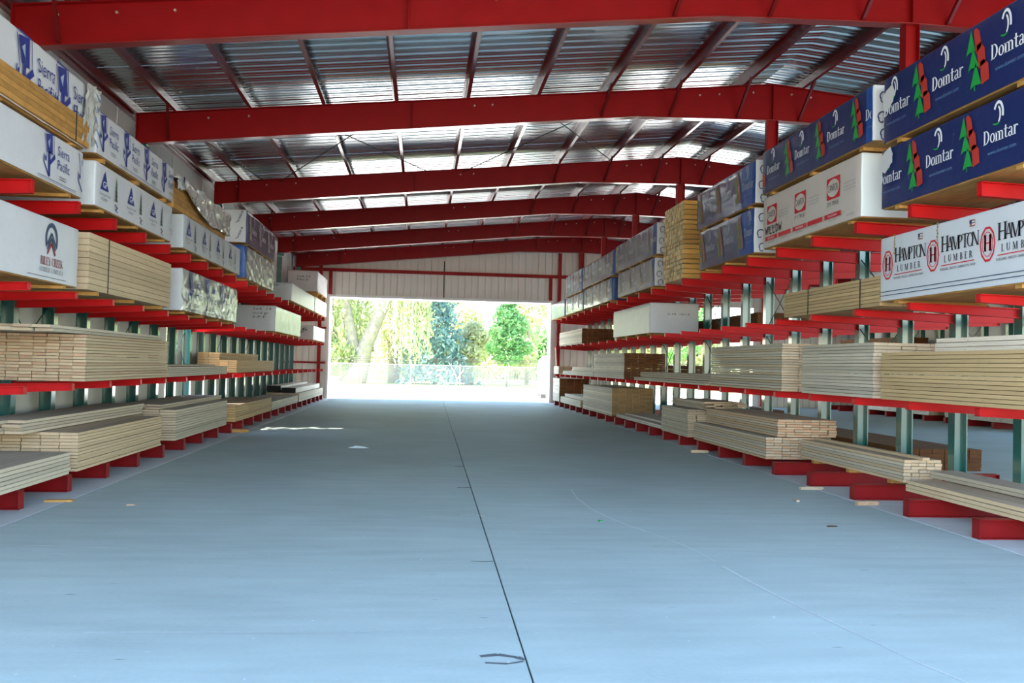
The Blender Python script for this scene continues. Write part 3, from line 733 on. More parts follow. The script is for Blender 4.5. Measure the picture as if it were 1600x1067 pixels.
def bundle(side, Y, Z, label, wrap='white_wrap', art=None, period=1.05, u0=0., amp=.004, fr=3., width=1.15, xf=None, bearers=True, cap=None, end=None, name='lumber_bundle', group=None, arth=1.0, nz_=8, endart=None, bz=.05, wood_='under_wood', maxu=None, folds=False):
    """Y=(near,far) Z=(bottom,top); side +1: by the white wall (front faces +x), -1: on the double rack"""
    BSEED[0] += 1; seed = BSEED[0] * 7.3
    xf = (-4.1 if side > 0 else 5.5) if xf is None else xf
    x0, x1 = (xf - width, xf) if side > 0 else (xf, xf + width)
    z0 = Z[0]; zb = z0 + (bz if bearers else 0)
    o = empty(name, ((x0 + x1) / 2, (Y[0] + Y[1]) / 2, z0), label, 'bundle', group)
    disp = (fold_disp if folds else film_disp)(seed, amp, fr)
    m = wrap_shell(x0, x1, Y[0], Y[1], zb, Z[1], side, disp, nzv=nz_ if not folds else 18, ny=int((Y[1] - Y[0]) / .06) if folds else None)
    mats = [wrap]
    if cap:
        for cm, yc, lo in cap:
            mats.append(cm); split_cap(m, len(mats) - 1, yc, lo)
    wr_ = obj('wrap', m, mats, o)
    obj('lumber', MB().box(x0 + .012 + amp * 1.8, x1 - .012 - amp * 1.8, Y[0] + .02 + amp, Y[1] - .02, zb - .012, Z[1] - .06), wood_, o)
    if bearers:
        L = Y[1] - Y[0]; n = max(2, round(L / 1.2))
        for k in range(n):
            yb = Y[0] + .35 + (L - .7) * k / (n - 1)
            obj('bearer', MB().box(x0 + .02, x1 - .02, yb - .05, yb + .05, z0 + .001, zb - .014), 'bearer_wood', o)
    off = .004 + amp * .8
    smooth = amp <= .006; artd = (lambda a, b: .0) if smooth else disp; offa = .010 if smooth else off
    if art:
        h = (Z[1] - zb) * arth
        L = Y[1] - Y[0]; n = 0; u = u0
        while u < (maxu or L) - .1:
            A = art(h); C = Art()
            for pts, ink, lv in A.p:
                us = [p[0] + u for p in pts]
                if min(us) > .01 and max(us) < L - .015: C.p.append(([(p[0] + u, p[1]) for p in pts], ink, lv))
            if C.p:
                if side > 0: pl = lambda a, b: (x1 + artd(Y[0] + a, zb + b) + offa, Y[0] + a, zb + b)
                else: pl = lambda a, b: (x0 - artd(Y[1] - a, zb + b) - offa, Y[1] - a, zb + b)
                apply_art('printed_logo', C, pl, wr_)
            u += period
    if endart:
        C = endart(x1 - x0, Z[1] - zb)
        apply_art('printed_lettering', C, lambda a, b: (x0 + a, Y[0] - off - .003 - endart_amp(amp, disp, x0 + a, zb + b), zb + b), wr_)
    return o
def endart_amp(amp, disp, x, z): return .4 * abs(disp(x + 3.1, z)) + .002
def end_script(lines, ink='ink_black', u=.25, v=.72, h=.07, wd=.45):
    def f(W, H):
        A = Art()
        for k, t in enumerate(lines): A.text(t, u * W, (v - .16 * k) * H, h * H * 1.3, ink, wd * W * (1 - .15 * k))
        return A
    return f
def end_domtar(W, H):
    A = Art()
    B = Art(); B.serif('Domtar', 0, 0, .10, 'ink_navy', .85)
    for (cu, cv) in ((.86, .62), (.86, .12), (.55, .38), (.3, .66), (.3, .08)):
        for pts, ink, lv in B.p:
            A.poly([(cu * W + .75 * -q[1] + .3 * q[0], cv * H + q[0] * .75 - q[1] * .3) for q in pts][::-1], ink)
    return A
def end_swirl(W, H):
    A = Art()
    for k, (cu, cv) in enumerate(((.12, .78), (.10, .42), (.13, .12), (.4, .6), (.5, .25), (.75, .7))):
        A.ring(cu * W, cv * H, .07, .07, .016, .016, -40, 200, 'ink_navy', 10); A.ring(cu * W - .02, cv * H - .03, .04, .05, .014, .014, 150, 330, 'ink_navy', 8)
    return A
LT = ' on the rack by the white wall'
# --- wall-side rack, third tier
bundle(1, (9.0, 11.53), (3.43, 4.03), 'white wrapped lumber bundle with blue tree emblems, x' if False else 'white wrapped bundle with blue emblems under the torn one, cut by the picture edge', art=art_sierra, period=1.0, u0=1.30)
bundle(1, (11.96, 15.53), (3.43, 4.04), 'white wrapped lumber bundle printed with blue triangles, under the blue-emblem bundle by the white wall', art=art_gp, period=1.08, u0=-.02)
bundle(1, (16.26, 21.22), (3.43, 4.06), 'white bundle printed with blue triangles under loose clear film', art=art_gp, period=1.18, u0=0., amp=.010, fr=2.4, wrap='pale_wrap')
bundle(1, (21.75, 25.9), (3.43, 4.22), 'silver film covered navy bundle, lower of the two by the white wall', wrap='silver_film', amp=.02, fr=2.6, folds=True, cap=[('blue_wrap', 22.0, True)])
bundle(1, (29.5, 35.7), (3.43, 4.03), 'plain pale grey wrapped bundle at the far end, in line below the topmost white one', wrap='pale_wrap', amp=.008, endart=end_script(['2x4 16', ''], u=.2, v=.8))
bundle(1, (35.9, 40.2), (3.43, 4.06), 'plain white bundle under the farthest top bundle beside the doorway', wrap='white_wrap', amp=.008)
# --- wall-side rack, stacked on the third tier
t = bundle(1, (9.0, 11.62), (4.05, 4.86), 'torn white bundle with blue emblems and bare lumber showing, topmost at the picture edge', art=art_sierra, period=1.0, u0=.52, amp=.018, fr=4, bz=.04)
bundle(1, (11.95, 15.54), (4.06, 4.68), 'white wrapped bundle with a row of blue emblems, above the one with blue triangles', art=art_sierra, period=.93, u0=.02, bz=.07)
bundle(1, (21.78, 26.0), (4.24, 5.04), 'navy bundle in hazy film with white printed end, above the silver one', wrap='hazy_wrap', amp=.008, art=lambda h: art_domtar(h, True, True), period=1.3, u0=.3, cap=[('blue_wrap', 21.98, True), ('white_wrap', 21.80, True)], endart=end_domtar)
bundle(1, (36.6, 40.2), (4.08, 5.08), 'topmost white bundle beside the doorway, its film wrap bulging', wrap='white_wrap', amp=.02, fr=3, bz=.22, endart=end_script(['2x6 12', 'No.2'], u=.3, v=.7))
# --- wall-side rack, second tier
bundle(1, (9.0, 11.48), (2.36, 3.10), 'white wrapped bundle with an arch and chevron logo, cut by the picture edge', art=art_riley, period=3, u0=1.35)
bundle(1, (16.25, 20.99), (2.36, 3.13), 'silver film wrapped bundle with a plain white end, next to the bare strapped lumber', wrap='silver_film', amp=.024, fr=2.2, folds=True, cap=[('white_wrap', 16.27, True)], art=art_sierra, period=1.25, u0=.3, maxu=3)
bundle(1, (26.46, 31.9), (2.36, 3.12), 'big plain white bundle with handwriting on its wide end', wrap='pale_wrap', amp=.012, fr=2.4, cap=[('silver_film', 26.5, False)], endart=end_script(['2x4  14', 'stud gr', 'S-P-F'], u=.45, v=.82))
bundle(1, (35.65, 39.7), (2.36, 2.94), 'small white bundle with black handwriting on its torn end, by the doorway', wrap='white_wrap', amp=.012, endart=end_script(['2x6', 'Border'], u=.2, v=.62, h=.18, wd=.6))
# --- double rack, third tier
DOM = dict(art=art_domtar, endart=end_swirl)
bundle(-1, (7.8, 10.75), (3.55, 4.31), 'navy wrapped bundle with tree logos, lower of the two nearest the camera', wrap='navy_wrap', period=1.06, u0=-.5, **DOM)
bundle(-1, (11.27, 14.68), (3.55, 4.42), 'white wrapped lumber bundle with three red squares and white ovals', wrap='canfor_wrap', art=art_canfor, period=1.11, u0=.12, cap=[('white_trim', 11.285, True)])
HAZ = dict(art=lambda h: art_domtar(h, True), endart=end_swirl)
PALE = dict(art=lambda h: art_domtar(h, True, True), endart=end_swirl)
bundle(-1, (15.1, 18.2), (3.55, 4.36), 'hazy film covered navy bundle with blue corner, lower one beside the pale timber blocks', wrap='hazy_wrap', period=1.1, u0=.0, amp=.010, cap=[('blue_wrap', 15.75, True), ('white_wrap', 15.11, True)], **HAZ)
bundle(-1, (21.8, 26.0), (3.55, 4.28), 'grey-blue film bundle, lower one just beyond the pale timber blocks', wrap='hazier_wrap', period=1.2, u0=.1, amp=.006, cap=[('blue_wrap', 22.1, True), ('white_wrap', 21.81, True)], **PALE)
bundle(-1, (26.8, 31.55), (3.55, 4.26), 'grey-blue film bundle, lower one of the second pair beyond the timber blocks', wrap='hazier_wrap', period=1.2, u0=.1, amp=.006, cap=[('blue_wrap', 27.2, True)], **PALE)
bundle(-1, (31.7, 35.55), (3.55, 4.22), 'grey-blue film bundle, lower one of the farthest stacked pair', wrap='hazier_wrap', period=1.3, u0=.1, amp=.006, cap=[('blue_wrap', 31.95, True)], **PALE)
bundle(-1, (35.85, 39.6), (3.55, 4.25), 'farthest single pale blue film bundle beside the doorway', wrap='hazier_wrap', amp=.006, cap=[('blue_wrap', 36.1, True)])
# stacked on them
bundle(-1, (7.8, 10.72), (4.33, 5.17), 'navy wrapped bundle with tree logos, upper of the two nearest the camera', wrap='navy_wrap', period=1.06, u0=-.42, bz=.06, **DOM)
bundle(-1, (10.97, 14.75), (4.44, 5.20), 'navy wrapped bundle with tree logos lying on the red-square one', wrap='navy_wrap', period=1.12, u0=-.22, bz=.06, cap=[('blue_wrap', 11.22, True), ('white_wrap', 10.99, True)], **DOM)
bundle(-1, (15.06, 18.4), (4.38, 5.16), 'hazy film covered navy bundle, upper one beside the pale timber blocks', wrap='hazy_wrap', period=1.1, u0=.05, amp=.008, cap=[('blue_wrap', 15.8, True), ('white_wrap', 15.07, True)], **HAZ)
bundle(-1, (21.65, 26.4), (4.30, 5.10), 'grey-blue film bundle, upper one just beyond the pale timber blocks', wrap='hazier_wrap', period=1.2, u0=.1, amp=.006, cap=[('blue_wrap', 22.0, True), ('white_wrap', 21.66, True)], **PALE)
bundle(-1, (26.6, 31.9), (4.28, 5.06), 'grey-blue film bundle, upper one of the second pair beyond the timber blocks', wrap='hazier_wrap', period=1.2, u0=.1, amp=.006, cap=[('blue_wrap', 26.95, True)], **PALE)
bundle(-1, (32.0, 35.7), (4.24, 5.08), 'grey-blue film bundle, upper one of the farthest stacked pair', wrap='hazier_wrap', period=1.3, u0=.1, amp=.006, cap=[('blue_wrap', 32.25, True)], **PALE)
for lab, ya, vb in (('navy wrapped bundle with tree logos, lower', 10.75, (3.60, .46)), ('navy wrapped bundle with tree logos, upper', 10.72, (4.40, .40))):
    ob = [q for q in COL.objects if q.get('label', '').startswith(lab)][0]
    wq = [c for c in ob.children if c.name.startswith('wrap')][0]
    A = Art().poly([(.02, vb[1]), (.12, vb[1] - .05), (.26, vb[1] + .04), (.30, vb[1] + .15), (.24, vb[1] + .25), (.10, vb[1] + .21), (.02, vb[1] + .16)], 'white_wrap')
    o_ = apply_art('torn_patch', A, lambda a, b: (5.5 - .017, ya - a, vb[0] + b), wq)
# second tier
hb = bundle(-1, (7.8, 10.75), (2.43, 3.24), 'white wrapped bundle with red round badges and black capitals, cut by the picture edge', wrap='pale_wrap', art=art_hampton, period=.98, u0=.06)
wrp = [c for c in hb.children if c.name.startswith('wrap')][0]
A = Art()
A.rect(.0, 2.9, .10, .108, 'ink_slate'); A.rect(.0, 2.9, .055, .063, 'ink_slate')
for uu in (.33, 1.24):
    for k in range(7): A.rect(uu + .008 * (k % 2), uu + .035 - .006 * (k % 3), .74 - .035 * k, .765 - .035 * k, 'ink_gold')
apply_art('printed_lettering', A, lambda a, b: (5.5 - .011, 10.74 - a, 2.48 + b), wrp)
bundle(-1, (22.16, 26.5), (2.43, 3.22), 'big plain white bundle with a wide white end, hanging over the racked boards', wrap='white_wrap', amp=.008, width=1.22, endart=end_script(['2-10  16/13', ''], u=.35, v=.6, h=.05))
# black brush writing on the red-square bundle
cb = [o for o in COL.objects if o.get('label', '').startswith('white wrapped lumber bundle with three red')][0]
wrp = [c for c in cb.children if c.name.startswith('wrap')][0]
A = Art(); uu = .14
STROKES = {'W': ((0, 1, .25, 0), (.25, 0, .5, .7), (.5, .7, .75, 0), (.75, 0, 1, 1)), 'I': ((.2, 0, .2, 1),), 'L': ((.1, 1, .1, 0), (.1, 0, .8, .03)), 'D': ((.1, 0, .1, 1), (.1, 1, .8, .7), (.8, .7, .75, .2), (.75, .2, .1, 0))}
for ch in 'WILLDW':
    for q in STROKES[ch]: A.line((uu + q[0] * .11, .20 + q[1] * .13), (uu + q[2] * .11, .20 + q[3] * .13), .024, 'ink_black')
    uu += .06 if ch == 'I' else .125
apply_art('brush_lettering', A, lambda a, b: (5.5 - .012, 14.68 - a, 3.6 + b), wrp)
# torn end of the nearest top bundle on the wall side: bare boards and a rag of film
tb = [o for o in COL.objects if o.get('label', '').startswith('torn white bundle')][0]
for r_ in range(5):
    for s_ in range(4):
        z = 4.10 + r_ * .062; ya = 9.0 + .02 * random.random()
        obj('plank', MB().box(-4.085 - .28 * s_ - .27, -4.085 - .28 * s_ + (.02 if s_ == 0 else 0), ya, 11.50 + .10 * random.random(), z, z + .058), 'bearer_wood', tb)
obj('strap', MB().box(-4.062, -4.056, 11.15, 11.17, 4.09, 4.5), 'dark_gap', tb)
m = MB(); n = 14
dd = film_disp(91, .05, 5)
for a in range(n):
    for b in range(n):
        u, v = a / (n - 1), b / (n - 1)
        m.v.append((-4.07 + dd(u * 1.1, v) + .03 * (1 - v), 11.45 + .42 * u - .10 * v + .04 * dd(v * 3, u), 4.86 - .74 * v * (1 - .15 * math.sin(u * 9) * .5) + .01 * u))
for a in range(n - 1):
    for b in range(n - 1): i = a * n + b; m.f.append((i, i + 1, i + n + 1, i + n)); m.m.append(0); m.sm.append(True)
ft = obj('torn_film', m, 'clear_film', tb)
A = Art()
for k in range(5): A.line((.05 + .05 * (k % 2), .75 - .14 * k), (.2 - .04 * (k % 3), .68 - .14 * k), .03, 'ink_sky')
apply_art('printed_lettering', A, lambda a, b: (-4.0, 11.55 + a, 4.02 + b), ft)
# torn film bundle with a bare wedge of lumber (wall side)
o = empty('lumber_bundle', (-4.65, 17.6, 4.07), 'torn bundle under crumpled clear film, with bare boards at its sagging near end', 'bundle')
for r_ in range(5):
    for s_ in range(4):
        z = 4.075 + r_ * .088
        obj('plank', MB().box(-4.13 - .27 * s_ - .262, -4.13 - .27 * s_, 15.68 + .03 * random.random(), 19.7, z, z + .083), 'bearer_wood', o)
d2 = fold_disp(33, .035, 2.6)
m = wrap_shell(-5.25, -4.09, 15.62, 19.78, 4.12, 4.60, 1, d2, r=.05, nzv=16, ny=66)
fz = lambda y: 4.12 + max(0, .44 - .44 * (y - 15.6) / 1.9)
m.v = [(x, y, max(z, 4.12) if y > 17.5 else max(z, min(4.6, fz(y)))) for x, y, z in m.v]
m.v = [(x + (.04 if x > -4.3 else 0), y, z + .05 * nz(y * 1.3, x, 4.)) for x, y, z in m.v]
obj('torn_film', m, 'clear_film', o)
m = MB(); pr = [(0, 0, 0), (.55, -.02, .0), (.95, 0, -.34), (.35, .05, -.52), (-.02, .02, -.46)]
d3 = film_disp(55, .03, 4)
for a in range(10):
    for b in range(10):
        u, v = a / 9, b / 9
        m.v.append((-4.05 + d3(u, v), 15.60 + .75 * u * (1 - .35 * v), 4.62 - (.24 - .05 * u) * v + .04 * nz(u * 4, v * 4, 1)))
for a in range(9):
    for b in range(9): i = a * 10 + b; m.f.append((i, i + 1, i + 11, i + 10)); m.m.append(0); m.sm.append(True)
fl_ = obj('loose_flap', m, 'white_wrap', o)
A = Art().oval(.2, .36, .05, .05, 'ink_navy', 9).rect(.22, .27, .28, .4, 'ink_navy')
apply_art('printed_lettering', A, lambda a, b: (-4.0, 15.6 + a, 4.2 + b), fl_)
# ------------------------------------------------------------------ stacks of boards
UNIT = {}
def unit(mn):
    if mn not in UNIT:
        m = MB().box(-.5, .5, -.5, .5, -.5, .5); UNIT[mn] = m.mesh('plank', [mn])
    return UNIT[mn]
def stack(side, Y, Z, label, wood_='pine', width=1.1, pw=.14, ph=.038, xf=None, jit=.012, jx=.004, joined=False, steps=None, straps=(), cap=None, group=None, bearers=False, name='lumber_stack', cat='lumber stack', warp=0, twotone=None, along='y'):
    """planks lying along y. steps: list of (rows, set-back of the front in boards) from the bottom up."""
    xf = (-4.1 if side > 0 else 5.5) if xf is None else xf
    x0 = xf - width if side > 0 else xf
    z0 = Z[0]; H = Z[1] - z0
    o = empty(name, (x0 + width / 2, (Y[0] + Y[1]) / 2, z0), label, cat, group)
    if bearers:
        for k in range(3):
            yb = Y[0] + .4 + (Y[1] - Y[0] - .8) * k / 2
            obj('bearer', MB().box(x0 + .02, x0 + width - .02, yb - .045, yb + .045, z0 + .001, z0 + .05), 'bearer_wood', o)
        z0 += .051; H -= .051
    if along == 'x':
        nr = max(1, round(H / ph)); L = Y[1] - Y[0]; nc = max(1, round(L / pw)); pw = L / nc; ph = H / nr
        for r_ in range(nr):
            gap_ = .012 * (r_ // 4)
            for c_ in range(nc):
                ob = link('plank', unit(wood_), o); dx = random.uniform(-.012, .012)
                ob.location = (dx, -L / 2 + pw * (c_ + .5), z0 - Z[0] + ph * (r_ + .5)); ob.scale = (pw - .018, width, ph - (.03 if r_ % 4 == 3 else .014)); ob.rotation_euler = (0, 0, math.pi / 2)
        return o
    nr = max(1, round(H / ph)); nc = max(1, round(width / pw)); ph = H / nr; pw = width / nc
    L = Y[1] - Y[0]
    back = [0] * nr
    if steps:
        r0 = 0
        for n, sb in steps:
            for q in range(r0, min(nr, r0 + n)): back[q] = sb
            r0 += n
    J = MB()
    for r_ in range(nr):
        for c_ in range(nc):
            if c_ < back[r_]: continue
            mn = wood_
            if twotone and (r_ * 7 + c_ * 13 + int(Y[0] * 10)) % 3 == 0: mn = twotone
            xc = (-c_ - .5) * pw if side > 0 else (c_ + .5) * pw
            xc += xf - (x0 + width / 2)
            ja, jb = random.uniform(-jit, jit), random.uniform(-jit, jit)
            xx = xc + random.uniform(-jx, jx); zz = z0 - Z[0] + ph * (r_ + .5)
            if joined:
                y0_ = -L / 2 + ja; y1_ = L / 2 + jb
                J.box(xx - pw / 2 + .003, xx + pw / 2 - .003, y0_, y1_, zz - ph / 2 + .002, zz + ph / 2 - .001)
            else:
                ob = link('plank', unit(mn), o); ob.location = (xx, (ja + jb) / 2, zz); ob.scale = (pw - .006, L + jb - ja, ph - .0055)
    if joined:
        me = J.mesh('planks', [wood_]); tag(link('plank', me, o), kind='stuff')
    for ys in straps:
        xs = xf + (.004 if side > 0 else -.004)
        b = MB().box(min(xs, xs - side * .003), max(xs, xs - side * .003), ys - .012, ys + .012, z0, Z[1] + .004)
        b.box(x0, x0 + width, ys - .012, ys + .012, Z[1], Z[1] + .004)
        obj('strap', b, 'dark_gap', o)
    return o
# wall-side rack
stack(1, (11.84, 15.57), (2.36, 3.12), 'strapped bare pine lumber pack sitting between the arch-logo and silver bundles', 'pine', width=1.15, pw=.14, ph=.076, straps=(12.55,), jit=.004, jx=.0015, bearers=True)
stack(1, (9.5, 15.55), (1.28, 1.93), 'tall pile of grey-tan boards on the first tier at the picture edge', 'pine', pw=.14, ph=.04, steps=[(14, 0), (2, 1)], jit=.02, twotone='grey_pine') if False else None
stack(1, (11.85, 15.56), (1.28, 1.86), 'tall pile of thin tan boards on the first tier near the picture edge', 'pine', pw=.155, ph=.04, jit=.02, twotone='red_pine')
stack(1, (10.9, 15.5), (1.865, 1.945), 'loose grey boards lying on top of the tall pile of thin tan boards', 'grey_pine', width=1.0, pw=.2, ph=.04, xf=-4.18, jit=.15, jx=.01)
stack(1, (15.6, 20.2), (1.28, 1.48), 'low pile of thin grey boards in front of the sunlit board ends', 'grey_pine', pw=.2, ph=.033, steps=[(5, 0), (1, 1)], width=.5)
stack(1, (22.35, 27.5), (1.28, 1.75), 'yellow boards with sunlit ends, back pile beside the narrow doorway gap', 'yellow_pine', pw=.21, ph=.06, xf=-4.72, width=.5, jit=.01)
stack(1, (22.25, 27.7), (1.28, 1.58), 'tan boards with sunlit orange ends, front pile beside the narrow doorway gap', 'yellow_pine', pw=.18, ph=.05, xf=-4.30, width=.40, jit=.01)
stack(1, (9.2, 11.46), (.20, .46), 'low pile of boards on the base arms at the picture edge', 'grey_pine', pw=.2, ph=.04, jit=.02)
stack(1, (11.69, 15.3), (.20, .67), 'stepped pile of wide planks on the base arms, first whole one by the white wall', 'pine', pw=.22, ph=.04, steps=[(4, 0), (6, 0), (2, 0)], jit=.015, jx=.008)
stack(1, (11.2, 15.85), (.675, .835), 'grey planks set back on top of the stepped pile', 'grey_pine', width=.62, pw=.2, ph=.04, xf=-4.55, jit=.1)
stack(1, (16.17, 20.3), (.20, .72), 'square pile of grey-tan planks on the base arms beside the stepped pile', 'grey_pine', pw=.25, ph=.042, jit=.012)
stack(1, (16.15, 20.9), (.725, .805), 'thin grey boards lying back on the square pile', 'grey_pine', width=.75, pw=.25, ph=.04, xf=-4.35, jit=.08)
stack(1, (21.24, 26.2), (.20, .57), 'pile of planks with sunlit orange ends on the base arms', 'yellow_pine', pw=.2, ph=.05, jit=.01)
stack(1, (26.35, 31.7), (.20, .44), 'flat low boards beyond the sunlit pile on the base arms', 'grey_pine', pw=.2, ph=.06, jit=.03)
stack(1, (32.0, 39.6), (.20, .50), 'white-looking boards at the doorway end of the base arms', 'grey_pine', pw=.2, ph=.06, jit=.05)
mat('black_end', '1d1b1e', .8)
for i, (xa, zz, lab) in enumerate(((-4.45, .5, 'black-ended board pack, front one on the boards near the doorway'), (-4.95, .56, 'black-ended board pack, back one on the boards near the doorway'))):
    o = empty('board_pack', (xa, 35.5, zz), lab, 'board pack')
    obj('boards', MB().box(xa - .22, xa + .22, 32.05, 39.4, zz + .002, zz + .17), 'white_boards', o)
    obj('black_end', MB().box(xa - .225, xa + .225, 31.95, 32.1, zz + .001, zz + .175), 'black_end', o)
# double rack
RT = ''
stack(-1, (10.8, 13.8), (2.43, 2.80), 'strapped brown lumber pack sitting low behind the red-badge bundle', 'yellow_pine', width=.9, pw=.14, ph=.045, straps=(11.3, 12.9), jit=.003, jx=.0015, xf=5.52)
stack(-1, (31.8, 37.1), (2.43, 2.95), 'pile with glow-whitened sides and dark brown board ends on the second tier', 'glow_side_brown_wood', pw=.2, ph=.05, jit=.02, width=1.15)
stack(-1, (7.6, 10.66), (1.30, 1.86), 'yellow pine pile on the first tier at the picture edge', 'yellow_pine', pw=.2, ph=.042, jit=.012, jx=.006, xf=5.48)
stack(-1, (7.6, 10.3), (1.87, 2.03), 'grey-topped boards set back on the yellow pine pile', 'glow_side_brown_wood', pw=.25, ph=.05, width=.6, xf=5.95, jit=.05)
stack(-1, (10.9, 13.05), (1.30, 1.99), 'tan board pile with split gaps, between the yellow pile and the tall pale-ended one', 'grey_pine', pw=.2, ph=.042, jit=.012, jx=.008)
stack(-1, (13.8, 17.3), (1.30, 2.04), 'tall pile of pale boards with a broad smooth near end on the first tier', 'grey_pine', pw=.26, ph=.042, jit=.01, jx=.004, twotone='pine', width=1.1)
stack(-1, (17.5, 23.8), (1.30, 1.52), 'low weathered boards on the first tier beyond the tall pale pile', 'grey_pine', pw=.2, ph=.045, steps=[(2, 0), (3, 1)], jit=.12, jx=.02)
stack(-1, (24.95, 29.4), (1.30, 2.02), 'pile with glow-whitened sides and dark brown board ends on the first tier', 'glow_side_brown_wood', pw=.2, ph=.06, jit=.01, width=1.15)
stack(-1, (29.5, 36.0), (1.30, 1.60), 'stepped white boards on the first tier near the doorway', 'white_boards', pw=.2, ph=.05, steps=[(3, 0), (3, 2)], jit=.1)
stack(-1, (37.1, 38.5), (1.30, 1.62), 'small white board pack on the first tier at the doorway post', 'white_boards', pw=.2, ph=.08, jit=.01, width=.5)
stack(-1, (7.6, 10.72), (.20, .33), 'low wide planks on the base arms at the picture edge', 'pine', pw=.28, ph=.045, xf=5.85, width=.9, jit=.04, jx=.01)
stack(-1, (7.6, 11.0), (.335, .42), 'a few boards lying back on the low wide planks', 'grey_pine', pw=.2, ph=.042, xf=6.3, width=.4, jit=.06, jx=.01)
stack(-1, (11.1, 14.25), (.20, .54), 'small stack of narrow boards with a loose top board, lying back on the base arms', 'grey_pine', pw=.095, ph=.042, xf=6.02, width=.5, jit=.02, jx=.004, twotone='pine', bearers=True)
stack(-1, (11.0, 14.1), (.542, .58), 'single loose board on top of the small narrow stack', 'pine', pw=.1, ph=.038, xf=6.2, width=.1, name='loose_board', cat='board')
stack(-1, (14.4, 18.35), (.20, .55), 'lower course of the two-course stack with reddish square board ends', 'grey_pine', pw=.14, ph=.042, width=1.08, jit=.01, twotone='red_pine')
stack(-1, (14.38, 18.1), (.56, .84), 'upper course with reddish board ends, set back on the two-course stack', 'red_pine', pw=.14, ph=.042, xf=5.68, width=.98, jit=.02, twotone='grey_pine')
stack(-1, (18.79, 20.9), (.20, .78), 'pile of thin knotty boards with a set-back top, beside the two-course stack', 'grey_pine', pw=.2, ph=.036, jit=.03, jx=.015)
stack(-1, (18.5, 20.9), (.79, .955), 'thin boards set back on the pile of knotty boards', 'grey_pine', pw=.2, ph=.036, xf=5.75, width=.85, jit=.2, jx=.02)
stack(-1, (21.0, 26.3), (.20, .33), 'very low pale boards on the base arms between two piles', 'white_boards', pw=.24, ph=.045, steps=[(2, 0), (1, 1)], jit=.06, xf=5.6, width=1.0)
stack(-1, (26.5, 31.3), (.20, 1.02), 'big square pile with a broad tan-brown end on the base arms', 'glow_side_tan_wood', pw=.2, ph=.055, width=1.22, jit=.01)
stack(-1, (31.8, 36.5), (.20, .55), 'stepped white boards on the base arms in front of the tall brown-ended pile', 'white_boards', pw=.2, ph=.06, steps=[(4, 0), (2, 1)], jit=.04)
stack(-1, (36.8, 38.6), (.20, 1.13), 'tall pile with glow-whitened sides and a brown end beside the doorway post', 'glow_side_brown_wood', pw=.3, ph=.16, width=1.2, jit=.004)
stack(-1, (19.35, 20.95), (3.55, 5.24), 'tall block of pale timbers stacked with their square ends to the aisle', 'block_wood', pw=.105, ph=.105, width=1.15, along='x')
# leaning white board by the doorway post
o = obj('leaning_board', MB().bar((5.75, 38.80, .02), (5.62, 38.86, 2.4), .12, .04), 'white_boards', None, (5.75, 38.80, 0)); tag(o, 'white board leaning upright by the doorway post', 'board')
# back side of the double rack, seen through the gaps
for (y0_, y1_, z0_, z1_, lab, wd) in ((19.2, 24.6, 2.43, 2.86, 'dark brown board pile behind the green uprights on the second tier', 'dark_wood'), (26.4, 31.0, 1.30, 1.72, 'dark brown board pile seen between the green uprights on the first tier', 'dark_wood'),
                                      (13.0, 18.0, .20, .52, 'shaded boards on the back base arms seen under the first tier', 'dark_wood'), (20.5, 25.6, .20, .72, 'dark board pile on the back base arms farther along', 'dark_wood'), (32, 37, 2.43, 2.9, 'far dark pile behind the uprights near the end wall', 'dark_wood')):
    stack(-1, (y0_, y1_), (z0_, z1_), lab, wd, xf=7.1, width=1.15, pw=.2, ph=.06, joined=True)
for (y0_, y1_, z0_, z1_, lab, wd) in ((25, 30, .2, .7, 'pale boards on the distant rack across the second aisle, base level', 'white_boards'), (31, 36, .2, .9, 'taller pale boards on the distant rack across the second aisle', 'white_boards'), (26, 31, 1.3, 1.8, 'pale boards on the first tier of the distant rack', 'white_boards'), (33, 38, 2.43, 3.0, 'brown boards on the second tier of the distant rack', 'dark_wood')):
    stack(-1, (y0_, y1_), (z0_, z1_), lab, wd, xf=17.7, width=1.1, pw=.2, ph=.06, joined=True)
# ------------------------------------------------------------------ scraps on the floor
def scrap(x, y, L, wd, h, rz, label, m='bearer_wood', name='wood_scrap', cat='wood scrap'):
    mb = MB(); mb.prism([(-L / 2, 0), (L / 2 - .02, 0), (L / 2, h * .6), (L / 2 - .03, h), (-L / 2 + .01, h)], -wd / 2, wd / 2)
    o = link(name, mb.mesh(name, [m]), None, (x, y, .001)); o.rotation_euler = (0, 0, rz); tag(o, label, cat)
scrap(-3.9, 10.62, .30, .09, .02, .1, 'orange-brown wood scrap on the floor by the wall-side rack')
scrap(-3.08, 10.4, .10, .03, .01, .3, 'tiny orange wood chip lying out on the aisle floor', 'red_pine')
scrap(4.70, 11.25, .28, .04, .02, 1.35, 'thin stick of wood standing out on the floor by the double rack', 'grey_pine')
scrap(5.35, 12.3, .35, .06, .04, .1, 'short wood offcut beside a base arm, nearer the loose stick', 'grey_pine')
scrap(5.45, 10.9, .3, .06, .05, .15, 'rounded wood offcut between the two nearest bare base arms', 'red_pine')
scrap(5.4, 17.6, .35, .07, .05, .0, 'pale offcut under the pile of knotty boards', 'pine')
scrap(-3.95, 20.95, .4, .25, .06, .2, 'sunlit wood block beside the base arms at the narrow doorway gap', 'bearer_wood')
scrap(1.9, 9.6, .05, .03, .01, .4, 'small green scrap on the aisle floor', 'ink_green', 'plastic_scrap', 'scrap')
scrap(4.3, 9.35, .12, .03, .01, .1, 'dark splinter lying on the floor by the nearest base arm', 'dark_wood')
mb = MB(); random.seed(3)
pts = [(-.24, 0), (-.1, .05), (0, .02), (.13, .07), (.26, .03), (.2, -.05), (.05, -.03), (-.12, -.06)]
